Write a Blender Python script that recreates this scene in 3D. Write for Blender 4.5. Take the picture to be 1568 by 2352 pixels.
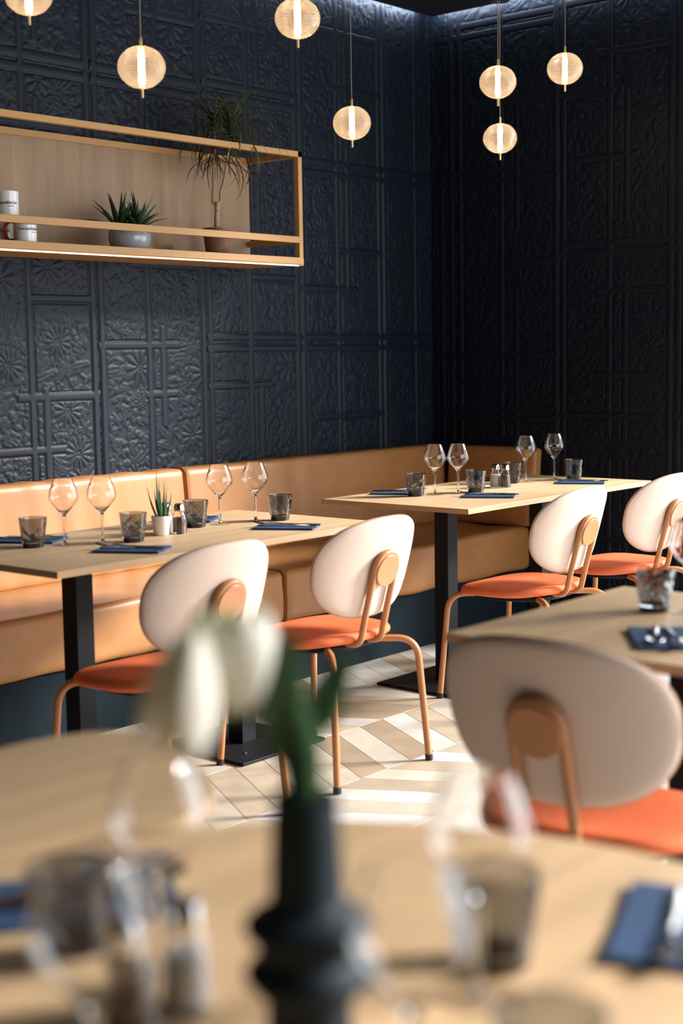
import bpy, bmesh, math, random
import numpy as np
from mathutils import Vector, Matrix

for _o in list(bpy.data.objects):
    bpy.data.objects.remove(_o)
scene = bpy.context.scene
COL = scene.collection
R = math.radians

# ------------------------------------------------------------------ camera
CAM = Vector((-5.2177, -3.9116, 1.3118))
YAW, PITCH, ROLL, FPX = 0.711123, 0.109623, -0.015906, 3283.547
_fw = Vector((math.cos(YAW) * math.cos(PITCH), math.sin(YAW) * math.cos(PITCH), -math.sin(PITCH)))
_r = Vector((math.sin(YAW), -math.cos(YAW), 0))
_u = _r.cross(_fw)
_r2 = _r * math.cos(ROLL) + _u * math.sin(ROLL)
_u2 = _u * math.cos(ROLL) - _r * math.sin(ROLL)
cam_data = bpy.data.cameras.new('camera')
cam = bpy.data.objects.new('camera', cam_data)
COL.objects.link(cam)
cam.matrix_world = Matrix(((_r2.x, _u2.x, -_fw.x, CAM.x), (_r2.y, _u2.y, -_fw.y, CAM.y),
                           (_r2.z, _u2.z, -_fw.z, CAM.z), (0, 0, 0, 1)))
cam_data.sensor_fit = 'VERTICAL'
cam_data.sensor_height = 36.0
cam_data.sensor_width = 24.0
cam_data.lens = 36.0 * FPX / 2352.0
cam_data.clip_start = 0.05
cam_data.dof.use_dof = True
cam_data.dof.focus_distance = 5.35
cam_data.dof.aperture_fstop = 2.0
scene.camera = cam

# ------------------------------------------------------------------ world, light, exposure
scene.view_settings.view_transform = 'Standard'
scene.view_settings.look = 'None'
scene.view_settings.gamma = 1.0
scene.view_settings.use_curve_mapping = False
scene.view_settings.exposure = 0.12
world = bpy.data.worlds.new('world')
scene.world = world
world.use_nodes = True
world.node_tree.nodes['Background'].inputs[0].default_value = (0.75, 0.85, 1.0, 1)
world.node_tree.nodes['Background'].inputs[1].default_value = 0.6


def area(name, loc, rot, sx, sy, power, color=(1, 1, 1), spread=None):
    d = bpy.data.lights.new(name, 'AREA')
    d.shape = 'RECTANGLE'
    d.size, d.size_y, d.energy, d.color = sx, sy, power, color
    if spread:
        d.spread = spread
    o = bpy.data.objects.new(name, d)
    COL.objects.link(o)
    o.location = loc
    o.rotation_euler = rot
    return o


# low hazy sun through the side windows, and the sky seen through the window openings
sun_d = bpy.data.lights.new('sun', 'SUN')
sun_d.energy, sun_d.angle, sun_d.color = 12.5, R(14), (1.0, 0.965, 0.92)
sun = bpy.data.objects.new('sun', sun_d)
COL.objects.link(sun)
sun.rotation_euler = Vector((-0.78, 0.63, -math.tan(R(27)))).to_track_quat('-Z', 'Y').to_euler()
sun.location = (5, -5, 4)
area('daylight_side_window', (0.93, -3.05, 1.43), (0, R(90), 0), 2.5, 4.1, 140, (0.90, 0.95, 1.0))
area('daylight_rear_window', (-1.2, -5.45, 1.43), (R(90), 0, 0), 3.6, 2.5, 140, (0.90, 0.95, 1.0))

# ------------------------------------------------------------------ helpers


def nd(nt, typ, **kw):
    n = nt.nodes.new(typ)
    for k, v in kw.items():
        if k.startswith('i_'):
            n.inputs[k[2:].replace('_', ' ')].default_value = v
        else:
            setattr(n, k, v)
    return n


def mat(name, color, rough=0.5, metal=0.0, spec=0.5, trans=0.0, ior=1.45, emit=None, es=0.0,
        var=0.0, vscale=(6, 6, 6), bump=0.0, bscale=200.0, rnd=None, sheen=0.0, coat=0.0, color2=None, vdet=4.0):
    m = bpy.data.materials.new(name)
    m.use_nodes = True
    nt = m.node_tree
    b = nt.nodes['Principled BSDF']
    c = tuple(color) + (1,)
    b.inputs['Base Color'].default_value = c
    b.inputs['Roughness'].default_value = rough
    b.inputs['Metallic'].default_value = metal
    b.inputs['Specular IOR Level'].default_value = spec
    b.inputs['IOR'].default_value = ior
    b.inputs['Transmission Weight'].default_value = trans
    b.inputs['Coat Weight'].default_value = coat
    if sheen:
        b.inputs['Sheen Weight'].default_value = sheen
    if emit:
        b.inputs['Emission Color'].default_value = tuple(emit) + (1,)
        b.inputs['Emission Strength'].default_value = es
    L = nt.links
    src = None
    tc = nd(nt, 'ShaderNodeTexCoord')
    if var or color2:
        mp = nd(nt, 'ShaderNodeMapping')
        mp.inputs['Scale'].default_value = vscale
        L.new(tc.outputs['Object'], mp.inputs['Vector'])
        if rnd:
            oi0 = nd(nt, 'ShaderNodeObjectInfo')
            ad = nd(nt, 'ShaderNodeVectorMath', operation='MULTIPLY_ADD')
            cb0 = nd(nt, 'ShaderNodeCombineXYZ')
            for k in range(3):
                L.new(oi0.outputs['Random'], cb0.inputs[k])
            ad.inputs[1].default_value = (37, 53, 71)
            L.new(cb0.outputs[0], ad.inputs[0])
            L.new(mp.outputs[0], ad.inputs[2])
            vec = ad.outputs[0]
        else:
            vec = mp.outputs[0]
        nz = nd(nt, 'ShaderNodeTexNoise')
        nz.inputs['Scale'].default_value = 1.0
        nz.inputs['Detail'].default_value = vdet
        nz.inputs['Roughness'].default_value = 0.6
        L.new(vec, nz.inputs['Vector'])
        cr = nd(nt, 'ShaderNodeValToRGB')
        cr.color_ramp.elements[0].position = 0.35
        cr.color_ramp.elements[1].position = 0.68
        ca = [max(0, x * (1 - var)) for x in color]
        cb = color2 if color2 else [min(1, x * (1 + var)) for x in color]
        cr.color_ramp.elements[0].color = tuple(ca) + (1,)
        cr.color_ramp.elements[1].color = tuple(cb) + (1,)
        L.new(nz.outputs['Fac'], cr.inputs['Fac'])
        src = cr.outputs['Color']
    if rnd:
        # per-piece tone: mixes the grain with one of a few plank tones
        oi = nd(nt, 'ShaderNodeObjectInfo')
        cr2 = nd(nt, 'ShaderNodeValToRGB')
        cr2.color_ramp.interpolation = 'CONSTANT'
        el = cr2.color_ramp.elements
        el[0].position, el[0].color = 0.0, tuple(rnd[0]) + (1,)
        el[1].position, el[1].color = 1.0 / len(rnd), tuple(rnd[1]) + (1,)
        for k in range(2, len(rnd)):
            e = el.new(k / len(rnd))
            e.color = tuple(rnd[k]) + (1,)
        L.new(oi.outputs['Random'], cr2.inputs['Fac'])
        mx = nd(nt, 'ShaderNodeMix', data_type='RGBA', blend_type='MULTIPLY')
        mx.inputs['Factor'].default_value = 1.0
        L.new(cr2.outputs['Color'], mx.inputs[6])
        L.new(src, mx.inputs[7])
        src = mx.outputs[2]
    if src is not None:
        L.new(src, b.inputs['Base Color'])
    if bump:
        nb = nd(nt, 'ShaderNodeTexNoise')
        nb.inputs['Scale'].default_value = bscale
        nb.inputs['Detail'].default_value = 3
        L.new(tc.outputs['Object'], nb.inputs['Vector'])
        bp = nd(nt, 'ShaderNodeBump')
        bp.inputs['Strength'].default_value = bump
        bp.inputs['Distance'].default_value = 0.002
        L.new(nb.outputs['Fac'], bp.inputs['Height'])
        L.new(bp.outputs[0], b.inputs['Normal'])
    return m


def prop(o, label=None, cat=None, group=None, kind=None):
    if label:
        o['label'] = label
    if cat:
        o['category'] = cat
    if group:
        o['group'] = group
    if kind:
        o['kind'] = kind
    return o


def empty(name, loc=(0, 0, 0), rz=0.0):
    o = bpy.data.objects.new(name, None)
    o.empty_display_size = 0.05
    COL.objects.link(o)
    o.location = loc
    o.rotation_euler = (0, 0, rz)
    return o


def obj(name, vf, material, parent=None, smooth=True, loc=(0, 0, 0)):
    me = bpy.data.meshes.new(name)
    me.from_pydata([tuple(v) for v in vf[0]], [], vf[1])
    if smooth:
        me.polygons.foreach_set('use_smooth', [True] * len(me.polygons))
    me.validate()
    bm = bmesh.new()
    bm.from_mesh(me)
    bmesh.ops.recalc_face_normals(bm, faces=bm.faces)
    if smooth:
        for e in bm.edges:
            if len(e.link_faces) == 2 and e.calc_face_angle(0) > R(40):
                e.smooth = False
    bm.to_mesh(me)
    bm.free()
    me.materials.append(material)
    o = bpy.data.objects.new(name, me)
    COL.objects.link(o)
    o.parent = parent
    o.location = loc
    return o


def merge(*parts):
    V, F = [], []
    for v, f in parts:
        n = len(V)
        V.extend(v)
        F.extend([tuple(i + n for i in q) for q in f])
    return V, F


def box(x0, x1, y0, y1, z0, z1, bev=0.0, seg=2):
    bm = bmesh.new()
    bmesh.ops.create_cube(bm, size=1)
    for v in bm.verts:
        v.co = Vector((x0 + (v.co.x + .5) * (x1 - x0), y0 + (v.co.y + .5) * (y1 - y0), z0 + (v.co.z + .5) * (z1 - z0)))
    if bev:
        bmesh.ops.bevel(bm, geom=list(bm.edges), offset=bev, segments=seg, affect='EDGES', profile=0.5)
    bm.verts.index_update()
    V = [v.co.copy() for v in bm.verts]
    F = [tuple(v.index for v in f.verts) for f in bm.faces]
    bm.free()
    return V, F


def lathe(prof, seg=40, jit=None):
    """prof: list of (r, z); r==0 ends are closed with a pole."""
    V, F, rings = [], [], []
    for k, (r, z) in enumerate(prof):
        if r < 1e-7:
            rings.append([len(V)])
            V.append(Vector((0, 0, z)))
        else:
            ids = []
            for i in range(seg):
                a = 2 * math.pi * i / seg
                rr = r * (1 + (jit(k, a, z) if jit else 0))
                ids.append(len(V))
                V.append(Vector((rr * math.cos(a), rr * math.sin(a), z)))
            rings.append(ids)
    for a, b in zip(rings, rings[1:]):
        if len(a) == 1 and len(b) == 1:
            continue
        for i in range(seg):
            j = (i + 1) % seg
            if len(a) == 1:
                F.append((a[0], b[i], b[j]))
            elif len(b) == 1:
                F.append((a[i], b[0], a[j]))
            else:
                F.append((a[i], b[i], b[j], a[j]))
    return V, F


def fillet(pts, rad, n=7):
    pts = [Vector(p) for p in pts]
    out = [pts[0]]
    for k in range(1, len(pts) - 1):
        p, a, b = pts[k], (pts[k - 1] - pts[k]).normalized(), (pts[k + 1] - pts[k]).normalized()
        ang = a.angle(b)
        r = rad[k - 1] if isinstance(rad, (list, tuple)) else rad
        t = r / math.tan(ang / 2)
        t = min(t, 0.49 * (pts[k - 1] - p).length, 0.49 * (pts[k + 1] - p).length)
        p0, p1 = p + a * t, p + b * t
        for i in range(n + 1):
            s = i / n
            out.append(p0 * (1 - s) ** 2 + p * 2 * s * (1 - s) + p1 * s * s)
    out.append(pts[-1])
    return out


def tube(pts, r, seg=12, cap=True):
    pts = [Vector(p) for p in pts]
    n = len(pts)
    T = [(pts[min(i + 1, n - 1)] - pts[max(i - 1, 0)]).normalized() for i in range(n)]
    up = Vector((0, 0, 1)) if abs(T[0].z) < .9 else Vector((1, 0, 0))
    N = (up - T[0] * up.dot(T[0])).normalized()
    V, F = [], []
    for i in range(n):
        N = (N - T[i] * N.dot(T[i])).normalized()
        B = T[i].cross(N)
        rr = r[i] if isinstance(r, (list, tuple)) else r
        for k in range(seg):
            a = 2 * math.pi * k / seg
            V.append(pts[i] + (N * math.cos(a) + B * math.sin(a)) * rr)
    for i in range(n - 1):
        for k in range(seg):
            j = (k + 1) % seg
            F.append((i * seg + k, i * seg + j, (i + 1) * seg + j, (i + 1) * seg + k))
    if cap:
        F.append(tuple(range(seg))[::-1])
        F.append(tuple((n - 1) * seg + k for k in range(seg)))
    return V, F


def xf(vf, M):
    return [M @ Vector(v) for v in vf[0]], vf[1]


def prism(outline, z0, z1, bev=0.0):
    """outline: list of (x,y) ccw, extruded; small chamfer"""
    n = len(outline)
    c = Vector((sum(p[0] for p in outline) / n, sum(p[1] for p in outline) / n))
    rings = []
    if bev:
        levels = [(z0, -bev), (z0 + bev, 0), (z1 - bev, 0), (z1, -bev)]
    else:
        levels = [(z0, 0), (z1, 0)]
    V, F = [], []
    for z, off in levels:
        ids = []
        for k, p in enumerate(outline):
            a, b = Vector(outline[k - 1]), Vector(outline[(k + 1) % n])
            t = (b - a).normalized()
            nn = Vector((t.y, -t.x))
            q = Vector(p) + nn * off
            ids.append(len(V))
            V.append(Vector((q.x, q.y, z)))
        rings.append(ids)
    for a, b in zip(rings, rings[1:]):
        for i in range(n):
            j = (i + 1) % n
            F.append((a[i], a[j], b[j], b[i]))
    F.append(tuple(rings[0][::-1]))
    F.append(tuple(rings[-1]))
    return V, F


def copy_tree(o, parent=None):
    c = o.copy()
    COL.objects.link(c)
    c.parent = parent
    for ch in o.children:
        copy_tree(ch, c)
    return c


def place(proto, used, loc, rz=0.0, label=None, group=None):
    """first call moves the prototype itself, later calls copy it with its parts"""
    o = copy_tree(proto) if used else proto
    used.append(1)
    o.location = loc
    o.rotation_euler = (0, 0, rz)
    prop(o, label, None, group)
    return o


# ------------------------------------------------------------------ materials
M = {}
M['oak'] = mat('oak_laminate', (0.69, 0.468, 0.268), 0.42, var=0.13, vscale=(1.4, 20, 20), bump=0.05, bscale=120, vdet=6)
M['oak_edge'] = mat('oak_edge_band', (0.45, 0.28, 0.15), 0.5, var=0.10, vscale=(3, 3, 40))
M['panel_oak'] = mat('shelf_panel_oak', (0.29, 0.178, 0.094), 0.5, var=0.2, vscale=(14, 14, 1.1), vdet=6)
M['black_metal'] = mat('black_powder_coat', (0.008, 0.009, 0.011), 0.55, spec=0.18, bump=0.05, bscale=600)
M['brass_frame'] = mat('gold_painted_frame', (0.43, 0.225, 0.068), 0.45, bump=0.03, bscale=500)
M['brass'] = mat('brushed_brass', (0.62, 0.44, 0.20), 0.35, metal=0.35)
M['leather'] = mat('tan_leather', (0.41, 0.182, 0.060), 0.42, var=0.07, vscale=(9, 9, 9), bump=0.10, bscale=420)
M['seam'] = mat('leather_piping', (0.36, 0.135, 0.035), 0.5, bump=0.05)
M['plinth'] = mat('plinth_navy', (0.0055, 0.0120, 0.0175), 0.75, spec=0.15, bump=0.05, bscale=80)
M['fabric'] = mat('blush_fabric', (0.68, 0.510, 0.415), 0.85, var=0.04, vscale=(220, 220, 900), bump=0.18, bscale=900)
M['fabric_edge'] = mat('blush_piping', (0.45, 0.26, 0.17), 0.8, bump=0.05)
M['seat'] = mat('orange_fabric', (0.72, 0.150, 0.045), 0.75, var=0.05, vscale=(60, 60, 60), bump=0.10, bscale=900)
M['copper'] = mat('terracotta_powder_coat', (0.44, 0.180, 0.068), 0.36, bump=0.02, bscale=700)
M['navy_wall'] = mat('embossed_navy_wallcovering', (0.0048, 0.0082, 0.0162), 0.5, spec=0.25, bump=0.15, bscale=260)
M['navy_plain'] = mat('painted_navy_wall', (0.0048, 0.0082, 0.0162), 0.6, bump=0.05)
M['ceiling'] = mat('black_ceiling_paint', (0.006, 0.008, 0.011), 0.8, bump=0.05)
M['rear_wall'] = mat('rear_wall_paint', (0.13, 0.095, 0.07), 0.8, bump=0.05)
M['plank'] = mat('oak_effect_tile', (0.86, 0.86, 0.86), 0.38, var=0.16, vscale=(5, 5, 5), color2=(1.0, 1.0, 1.0),
                 rnd=[(0.62, 0.55, 0.45), (0.70, 0.67, 0.61), (0.47, 0.36, 0.25), (0.66, 0.60, 0.50), (0.56, 0.46, 0.34), (0.72, 0.70, 0.66)],
                 bump=0.05, bscale=60)
M['grout'] = mat('dark_grout', (0.05, 0.045, 0.04), 0.9, bump=0.05)
M['glass'] = mat('clear_glass', (1, 1, 1), 0.0, trans=1.0, ior=1.45)
M['smoke'] = mat('smoked_glass', (0.44, 0.46, 0.47), 0.03, trans=1.0, ior=1.45)
M['smoke_base'] = mat('dark_smoked_glass', (0.022, 0.026, 0.030), 0.08, trans=0.3, ior=1.45)
M['napkin'] = mat('blue_paper_napkin', (0.034, 0.076, 0.170), 0.85, var=0.05, vscale=(80, 80, 80), bump=0.25, bscale=500)
M['steel'] = mat('polished_steel', (0.66, 0.64, 0.61), 0.16, metal=1.0)
M['chrome'] = mat('chrome_cap', (0.72, 0.72, 0.72), 0.14, metal=1.0)
M['salt'] = mat('white_salt', (0.82, 0.82, 0.80), 0.9, bump=0.2, bscale=900)
M['pepper'] = mat('ground_pepper', (0.115, 0.075, 0.05), 0.9, var=0.4, vscale=(900, 900, 900))
M['vase'] = mat('matte_ink_ceramic', (0.008, 0.017, 0.025), 0.6, spec=0.25, bump=0.12, bscale=180)
M['petal'] = mat('white_tulip_petal', (0.93, 0.92, 0.84), 0.5, var=0.05, vscale=(30, 30, 10))
M['petal'].node_tree.nodes['Principled BSDF'].inputs['Subsurface Weight'].default_value = 0.15
M['petal'].node_tree.nodes['Principled BSDF'].inputs['Subsurface Radius'].default_value = (0.012, 0.011, 0.008)
_nt = M['petal'].node_tree
_tl, _mx = nd(_nt, 'ShaderNodeBsdfTranslucent'), nd(_nt, 'ShaderNodeMixShader')
_tl.inputs[0].default_value = (0.95, 0.94, 0.86, 1)
_mx.inputs[0].default_value = 0.35
_nt.links.new(_nt.nodes['Principled BSDF'].outputs[0], _mx.inputs[1])
_nt.links.new(_tl.outputs[0], _mx.inputs[2])
_nt.links.new(_mx.outputs[0], _nt.nodes['Material Output'].inputs[0])
M['petal_base'] = mat('tulip_yellow_heart', (0.70, 0.50, 0.14), 0.5)
M['stem'] = mat('tulip_stem_green', (0.14, 0.17, 0.035), 0.5)
M['tleaf'] = mat('tulip_leaf_green', (0.028, 0.082, 0.026), 0.42, var=0.25, vscale=(90, 90, 6))
M['aloe'] = mat('aloe_green', (0.036, 0.085, 0.018), 0.42, var=0.3, vscale=(60, 60, 20))
M['succulent'] = mat('succulent_green', (0.022, 0.055, 0.020), 0.5, var=0.3, vscale=(40, 40, 20))
M['drac'] = mat('dracaena_green', (0.030, 0.045, 0.014), 0.5, var=0.3, vscale=(40, 40, 10), color2=(0.075, 0.075, 0.022))
M['drac_dry'] = mat('dracaena_old_leaf', (0.115, 0.055, 0.022), 0.6, var=0.3, vscale=(40, 40, 10))
M['bark'] = mat('pale_bark', (0.34, 0.235, 0.14), 0.8, var=0.25, vscale=(20, 20, 90), bump=0.4, bscale=150)
M['white_pot'] = mat('white_pot', (0.80, 0.72, 0.69), 0.45)
M['grey_pot'] = mat('glazed_grey_pot', (0.37, 0.38, 0.39), 0.16, coat=0.4)
M['clay_pot'] = mat('brown_clay_pot', (0.20, 0.105, 0.055), 0.75, var=0.12, vscale=(20, 20, 20), bump=0.1)
M['soil'] = mat('potting_soil', (0.03, 0.02, 0.013), 0.95, bump=0.6, bscale=90)
M['mug'] = mat('white_mug', (0.80, 0.79, 0.77), 0.2, coat=0.3)
M['mug_red'] = mat('red_mug_handle', (0.42, 0.016, 0.028), 0.25)
M['ink'] = mat('black_print', (0.02, 0.02, 0.025), 0.5)
M['ink_red'] = mat('red_print', (0.50, 0.03, 0.05), 0.5)
M['led'] = mat('led_diffuser', (0.9, 0.85, 0.8), 0.5, emit=(1.0, 0.82, 0.68), es=2.4)
M['bulb'] = mat('frosted_led_rod', (0.9, 0.8, 0.6), 0.5, emit=(1.0, 0.76, 0.50), es=46.0)
M['cord'] = mat('pendant_cord', (0.55, 0.47, 0.33), 0.5)
M['foot'] = mat('black_rubber', (0.02, 0.016, 0.015), 0.7)
M['window_frame'] = mat('anthracite_window_frame', (0.03, 0.03, 0.033), 0.4)


def shell_glass(name):
    """thin ribbed globe: mostly clear, warm translucent film, fresnel gloss"""
    m = bpy.data.materials.new(name)
    m.use_nodes = True
    nt = m.node_tree
    nt.nodes.clear()
    L = nt.links
    out = nd(nt, 'ShaderNodeOutputMaterial')
    tr = nd(nt, 'ShaderNodeBsdfTransparent')
    tr.inputs[0].default_value = (1.0, 0.95, 0.88, 1)
    tl = nd(nt, 'ShaderNodeBsdfTranslucent')
    tl.inputs[0].default_value = (0.95, 0.76, 0.58, 1)
    df = nd(nt, 'ShaderNodeBsdfDiffuse')
    df.inputs[0].default_value = (0.9, 0.78, 0.62, 1)
    gl = nd(nt, 'ShaderNodeBsdfGlossy')
    gl.inputs['Roughness'].default_value = 0.12
    mx0 = nd(nt, 'ShaderNodeMixShader')
    mx0.inputs[0].default_value = 0.3
    L.new(tl.outputs[0], mx0.inputs[1])
    L.new(df.outputs[0], mx0.inputs[2])
    lw = nd(nt, 'ShaderNodeLayerWeight')
    lw.inputs['Blend'].default_value = 0.35
    mr = nd(nt, 'ShaderNodeMapRange')
    mr.inputs['To Min'].default_value = 0.085
    mr.inputs['To Max'].default_value = 0.30
    L.new(lw.outputs['Facing'], mr.inputs['Value'])
    mx1 = nd(nt, 'ShaderNodeMixShader')
    L.new(mr.outputs[0], mx1.inputs[0])
    L.new(tr.outputs[0], mx1.inputs[1])
    L.new(mx0.outputs[0], mx1.inputs[2])
    fr = nd(nt, 'ShaderNodeFresnel')
    mx2 = nd(nt, 'ShaderNodeMixShader')
    L.new(fr.outputs[0], mx2.inputs[0])
    L.new(mx1.outputs[0], mx2.inputs[1])
    L.new(gl.outputs[0], mx2.inputs[2])
    L.new(mx2.outputs[0], out.inputs[0])
    return m


M['globe'] = shell_glass('ribbed_globe_glass')


def pane_glass():
    m = bpy.data.materials.new('window_pane')
    m.use_nodes = True
    nt = m.node_tree
    nt.nodes.clear()
    out = nd(nt, 'ShaderNodeOutputMaterial')
    tr = nd(nt, 'ShaderNodeBsdfTransparent')
    gl = nd(nt, 'ShaderNodeBsdfGlossy')
    gl.inputs['Roughness'].default_value = 0.02
    mx = nd(nt, 'ShaderNodeMixShader')
    mx.inputs[0].default_value = 0.06
    nt.links.new(tr.outputs[0], mx.inputs[1])
    nt.links.new(gl.outputs[0], mx.inputs[2])
    nt.links.new(mx.outputs[0], out.inputs[0])
    return m


M['pane'] = pane_glass()
M['thin_glass'] = pane_glass()
M['thin_glass'].name = 'thin_clear_glass'
M['thin_glass'].node_tree.nodes['Mix Shader'].inputs[0].default_value = 0.16

# ------------------------------------------------------------------ room shell
YW, XW, HC = 0.56, 0.71, 2.972
X_END, Y_END = -8.2, -5.2
prop(obj('ceiling', merge(box(X_END, XW - 0.06, Y_END, YW - 0.06, HC, HC + 0.06), box(X_END, XW + .2, Y_END, YW + .2, 3.22, 3.30)), M['ceiling'], smooth=False), kind='structure')
wall_left = prop(obj('wall_left', box(X_END, XW + .2, YW + 0.004, YW + 0.2, 0, 3.22), M['navy_plain'], smooth=False), kind='structure')
WY0, WY1, WZ0, WZ1 = -5.06, -0.92, 0.10, 2.92
wall_right = prop(obj('wall_right', merge(box(XW + 0.004, XW + 0.2, WY1, YW + 0.004, 0, 3.22), box(XW + 0.004, XW + 0.2, Y_END, WY0, 0, 3.22),
                                         box(XW + 0.004, XW + 0.2, WY0, WY1, 0, WZ0), box(XW + 0.004, XW + 0.2, WY0, WY1, WZ1, 3.22)), M['navy_plain'], smooth=False), kind='structure')
wall_back = prop(obj('wall_back', merge(box(X_END, -3.0, Y_END - .2, Y_END, 0, 3.22), box(.58, XW + .2, Y_END - .2, Y_END, 0, 3.22),
                                       box(-3.0, .58, Y_END - .2, Y_END, 0, .1), box(-3.0, .58, Y_END - .2, Y_END, 2.92, 3.22)), M['rear_wall'], smooth=False), kind='structure')
prop(obj('wall_side', box(X_END - .2, X_END, Y_END - .2, YW + .2, 0, 3.22), M['rear_wall'], smooth=False), kind='structure')


def window(name, along, fixed, a0, a1, z0, z1, n):
    w = .06

    def bx(a, b, c, d):
        return box(fixed + .05, fixed + .11, a, b, c, d) if along == 'y' else box(a, b, fixed - .11, fixed - .05, c, d)
    parts = [bx(a0, a1, z0, z0 + w), bx(a0, a1, z1 - w, z1), bx(a0, a0 + w, z0, z1), bx(a1 - w, a1, z0, z1)]
    for k in range(1, n):
        c = a0 + (a1 - a0) * k / n
        parts.append(bx(c - w / 2, c + w / 2, z0, z1))
    fr = prop(obj(name, merge(*parts), M['window_frame'], smooth=False), kind='structure')
    for k in range(n):
        b0, b1 = a0 + (a1 - a0) * k / n + w / 2, a0 + (a1 - a0) * (k + 1) / n - w / 2
        pv = box(fixed + .075, fixed + .085, b0, b1, z0 + w, z1 - w) if along == 'y' else box(b0, b1, fixed - .085, fixed - .075, z0 + w, z1 - w)
        obj('pane', pv, M['pane'], fr, smooth=False)


window('window_1', 'y', XW, WY0, WY1, WZ0, WZ1, 4)
window('window_2', 'x', Y_END, -3.0, .58, .1, 2.92, 3)

# cove lighting in the slot between the dropped ceiling and the walls
area('cove_led_left', (-1.6, YW - 0.052, 3.005), (R(90), 0, 0), 4.4, 0.02, 24.0, (0.74, 0.85, 1.0))
area('cove_led_right', (XW - 0.052, -1.0, 3.005), (0, R(-90), 0), 0.02, 3.0, 16.0, (0.74, 0.85, 1.0))

# ------------------------------------------------------------------ floor: chevron planks
floor = prop(obj('floor', box(X_END, XW, Y_END, YW, -0.03, -0.003), M['grout'], smooth=False), kind='structure')
BAND, STEP, SP0, SHIFT = 0.405, 0.1262, -0.310, 0.2255


def plank_mesh(direction):
    g = 0.0011
    y0, y1 = -BAND + g * .8, -g * .8
    s = SHIFT * direction

    def px(x, y):
        return x + s * (y / BAND)     # slant: x shifts by +-SHIFT over one band
    out = [(px(g, y0), y0), (px(STEP - g, y0), y0), (px(STEP - g, y1), y1), (px(g, y1), y1)]
    return prism(out, -0.003, 0.0, 0.0004)


plank_me = {}
for d in (1, -1):
    V, F = plank_mesh(d)
    me = bpy.data.meshes.new('plank')
    me.from_pydata([tuple(v) for v in V], [], F)
    me.materials.append(M['plank'])
    plank_me[d] = me
spots = []
for b in range(-2, 18):
    ytop = SP0 - BAND * b + 0.0
    d = 1 if b % 2 == 1 else -1
    x0 = -1.426 if d == 1 else -1.904 + 0.0
    if d == -1:
        x0 = -1.426 - SHIFT + 0.003
    for k in range(-56, 20):
        x = x0 + STEP * k
        yb = ytop - BAND
        if ytop > YW or yb < Y_END or x < X_END + .35 or x + STEP > XW - 0.24:
            continue
        spots.append(((x + .5 * STEP + 1.75) ** 2 + (ytop - .2 + 1.35) ** 2 * 1.3, x, ytop, d))
spots.sort()
rest_V, rest_F = [], []
for i, (_, x, y, d) in enumerate(spots):
    if i < 300:
        o = bpy.data.objects.new('plank', plank_me[d])
        COL.objects.link(o)
        o.parent = floor
        o.location = (x, y, 0)
    else:
        V, F = plank_mesh(d)
        n = len(rest_V)
        rest_V.extend([v + Vector((x, y, 0)) for v in V])
        rest_F.extend([tuple(q + n for q in f) for f in F])
me = bpy.data.meshes.new('plank_field')
me.from_pydata([tuple(v) for v in rest_V], [], rest_F)
me.materials.append(M['plank'])
o = bpy.data.objects.new('plank_field', me)
COL.objects.link(o)
o.parent = floor
prop(o, kind='stuff')

# ------------------------------------------------------------------ embossed wall panels (real relief)
rng = np.random.default_rng(7)
RES = 0.0046


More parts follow.
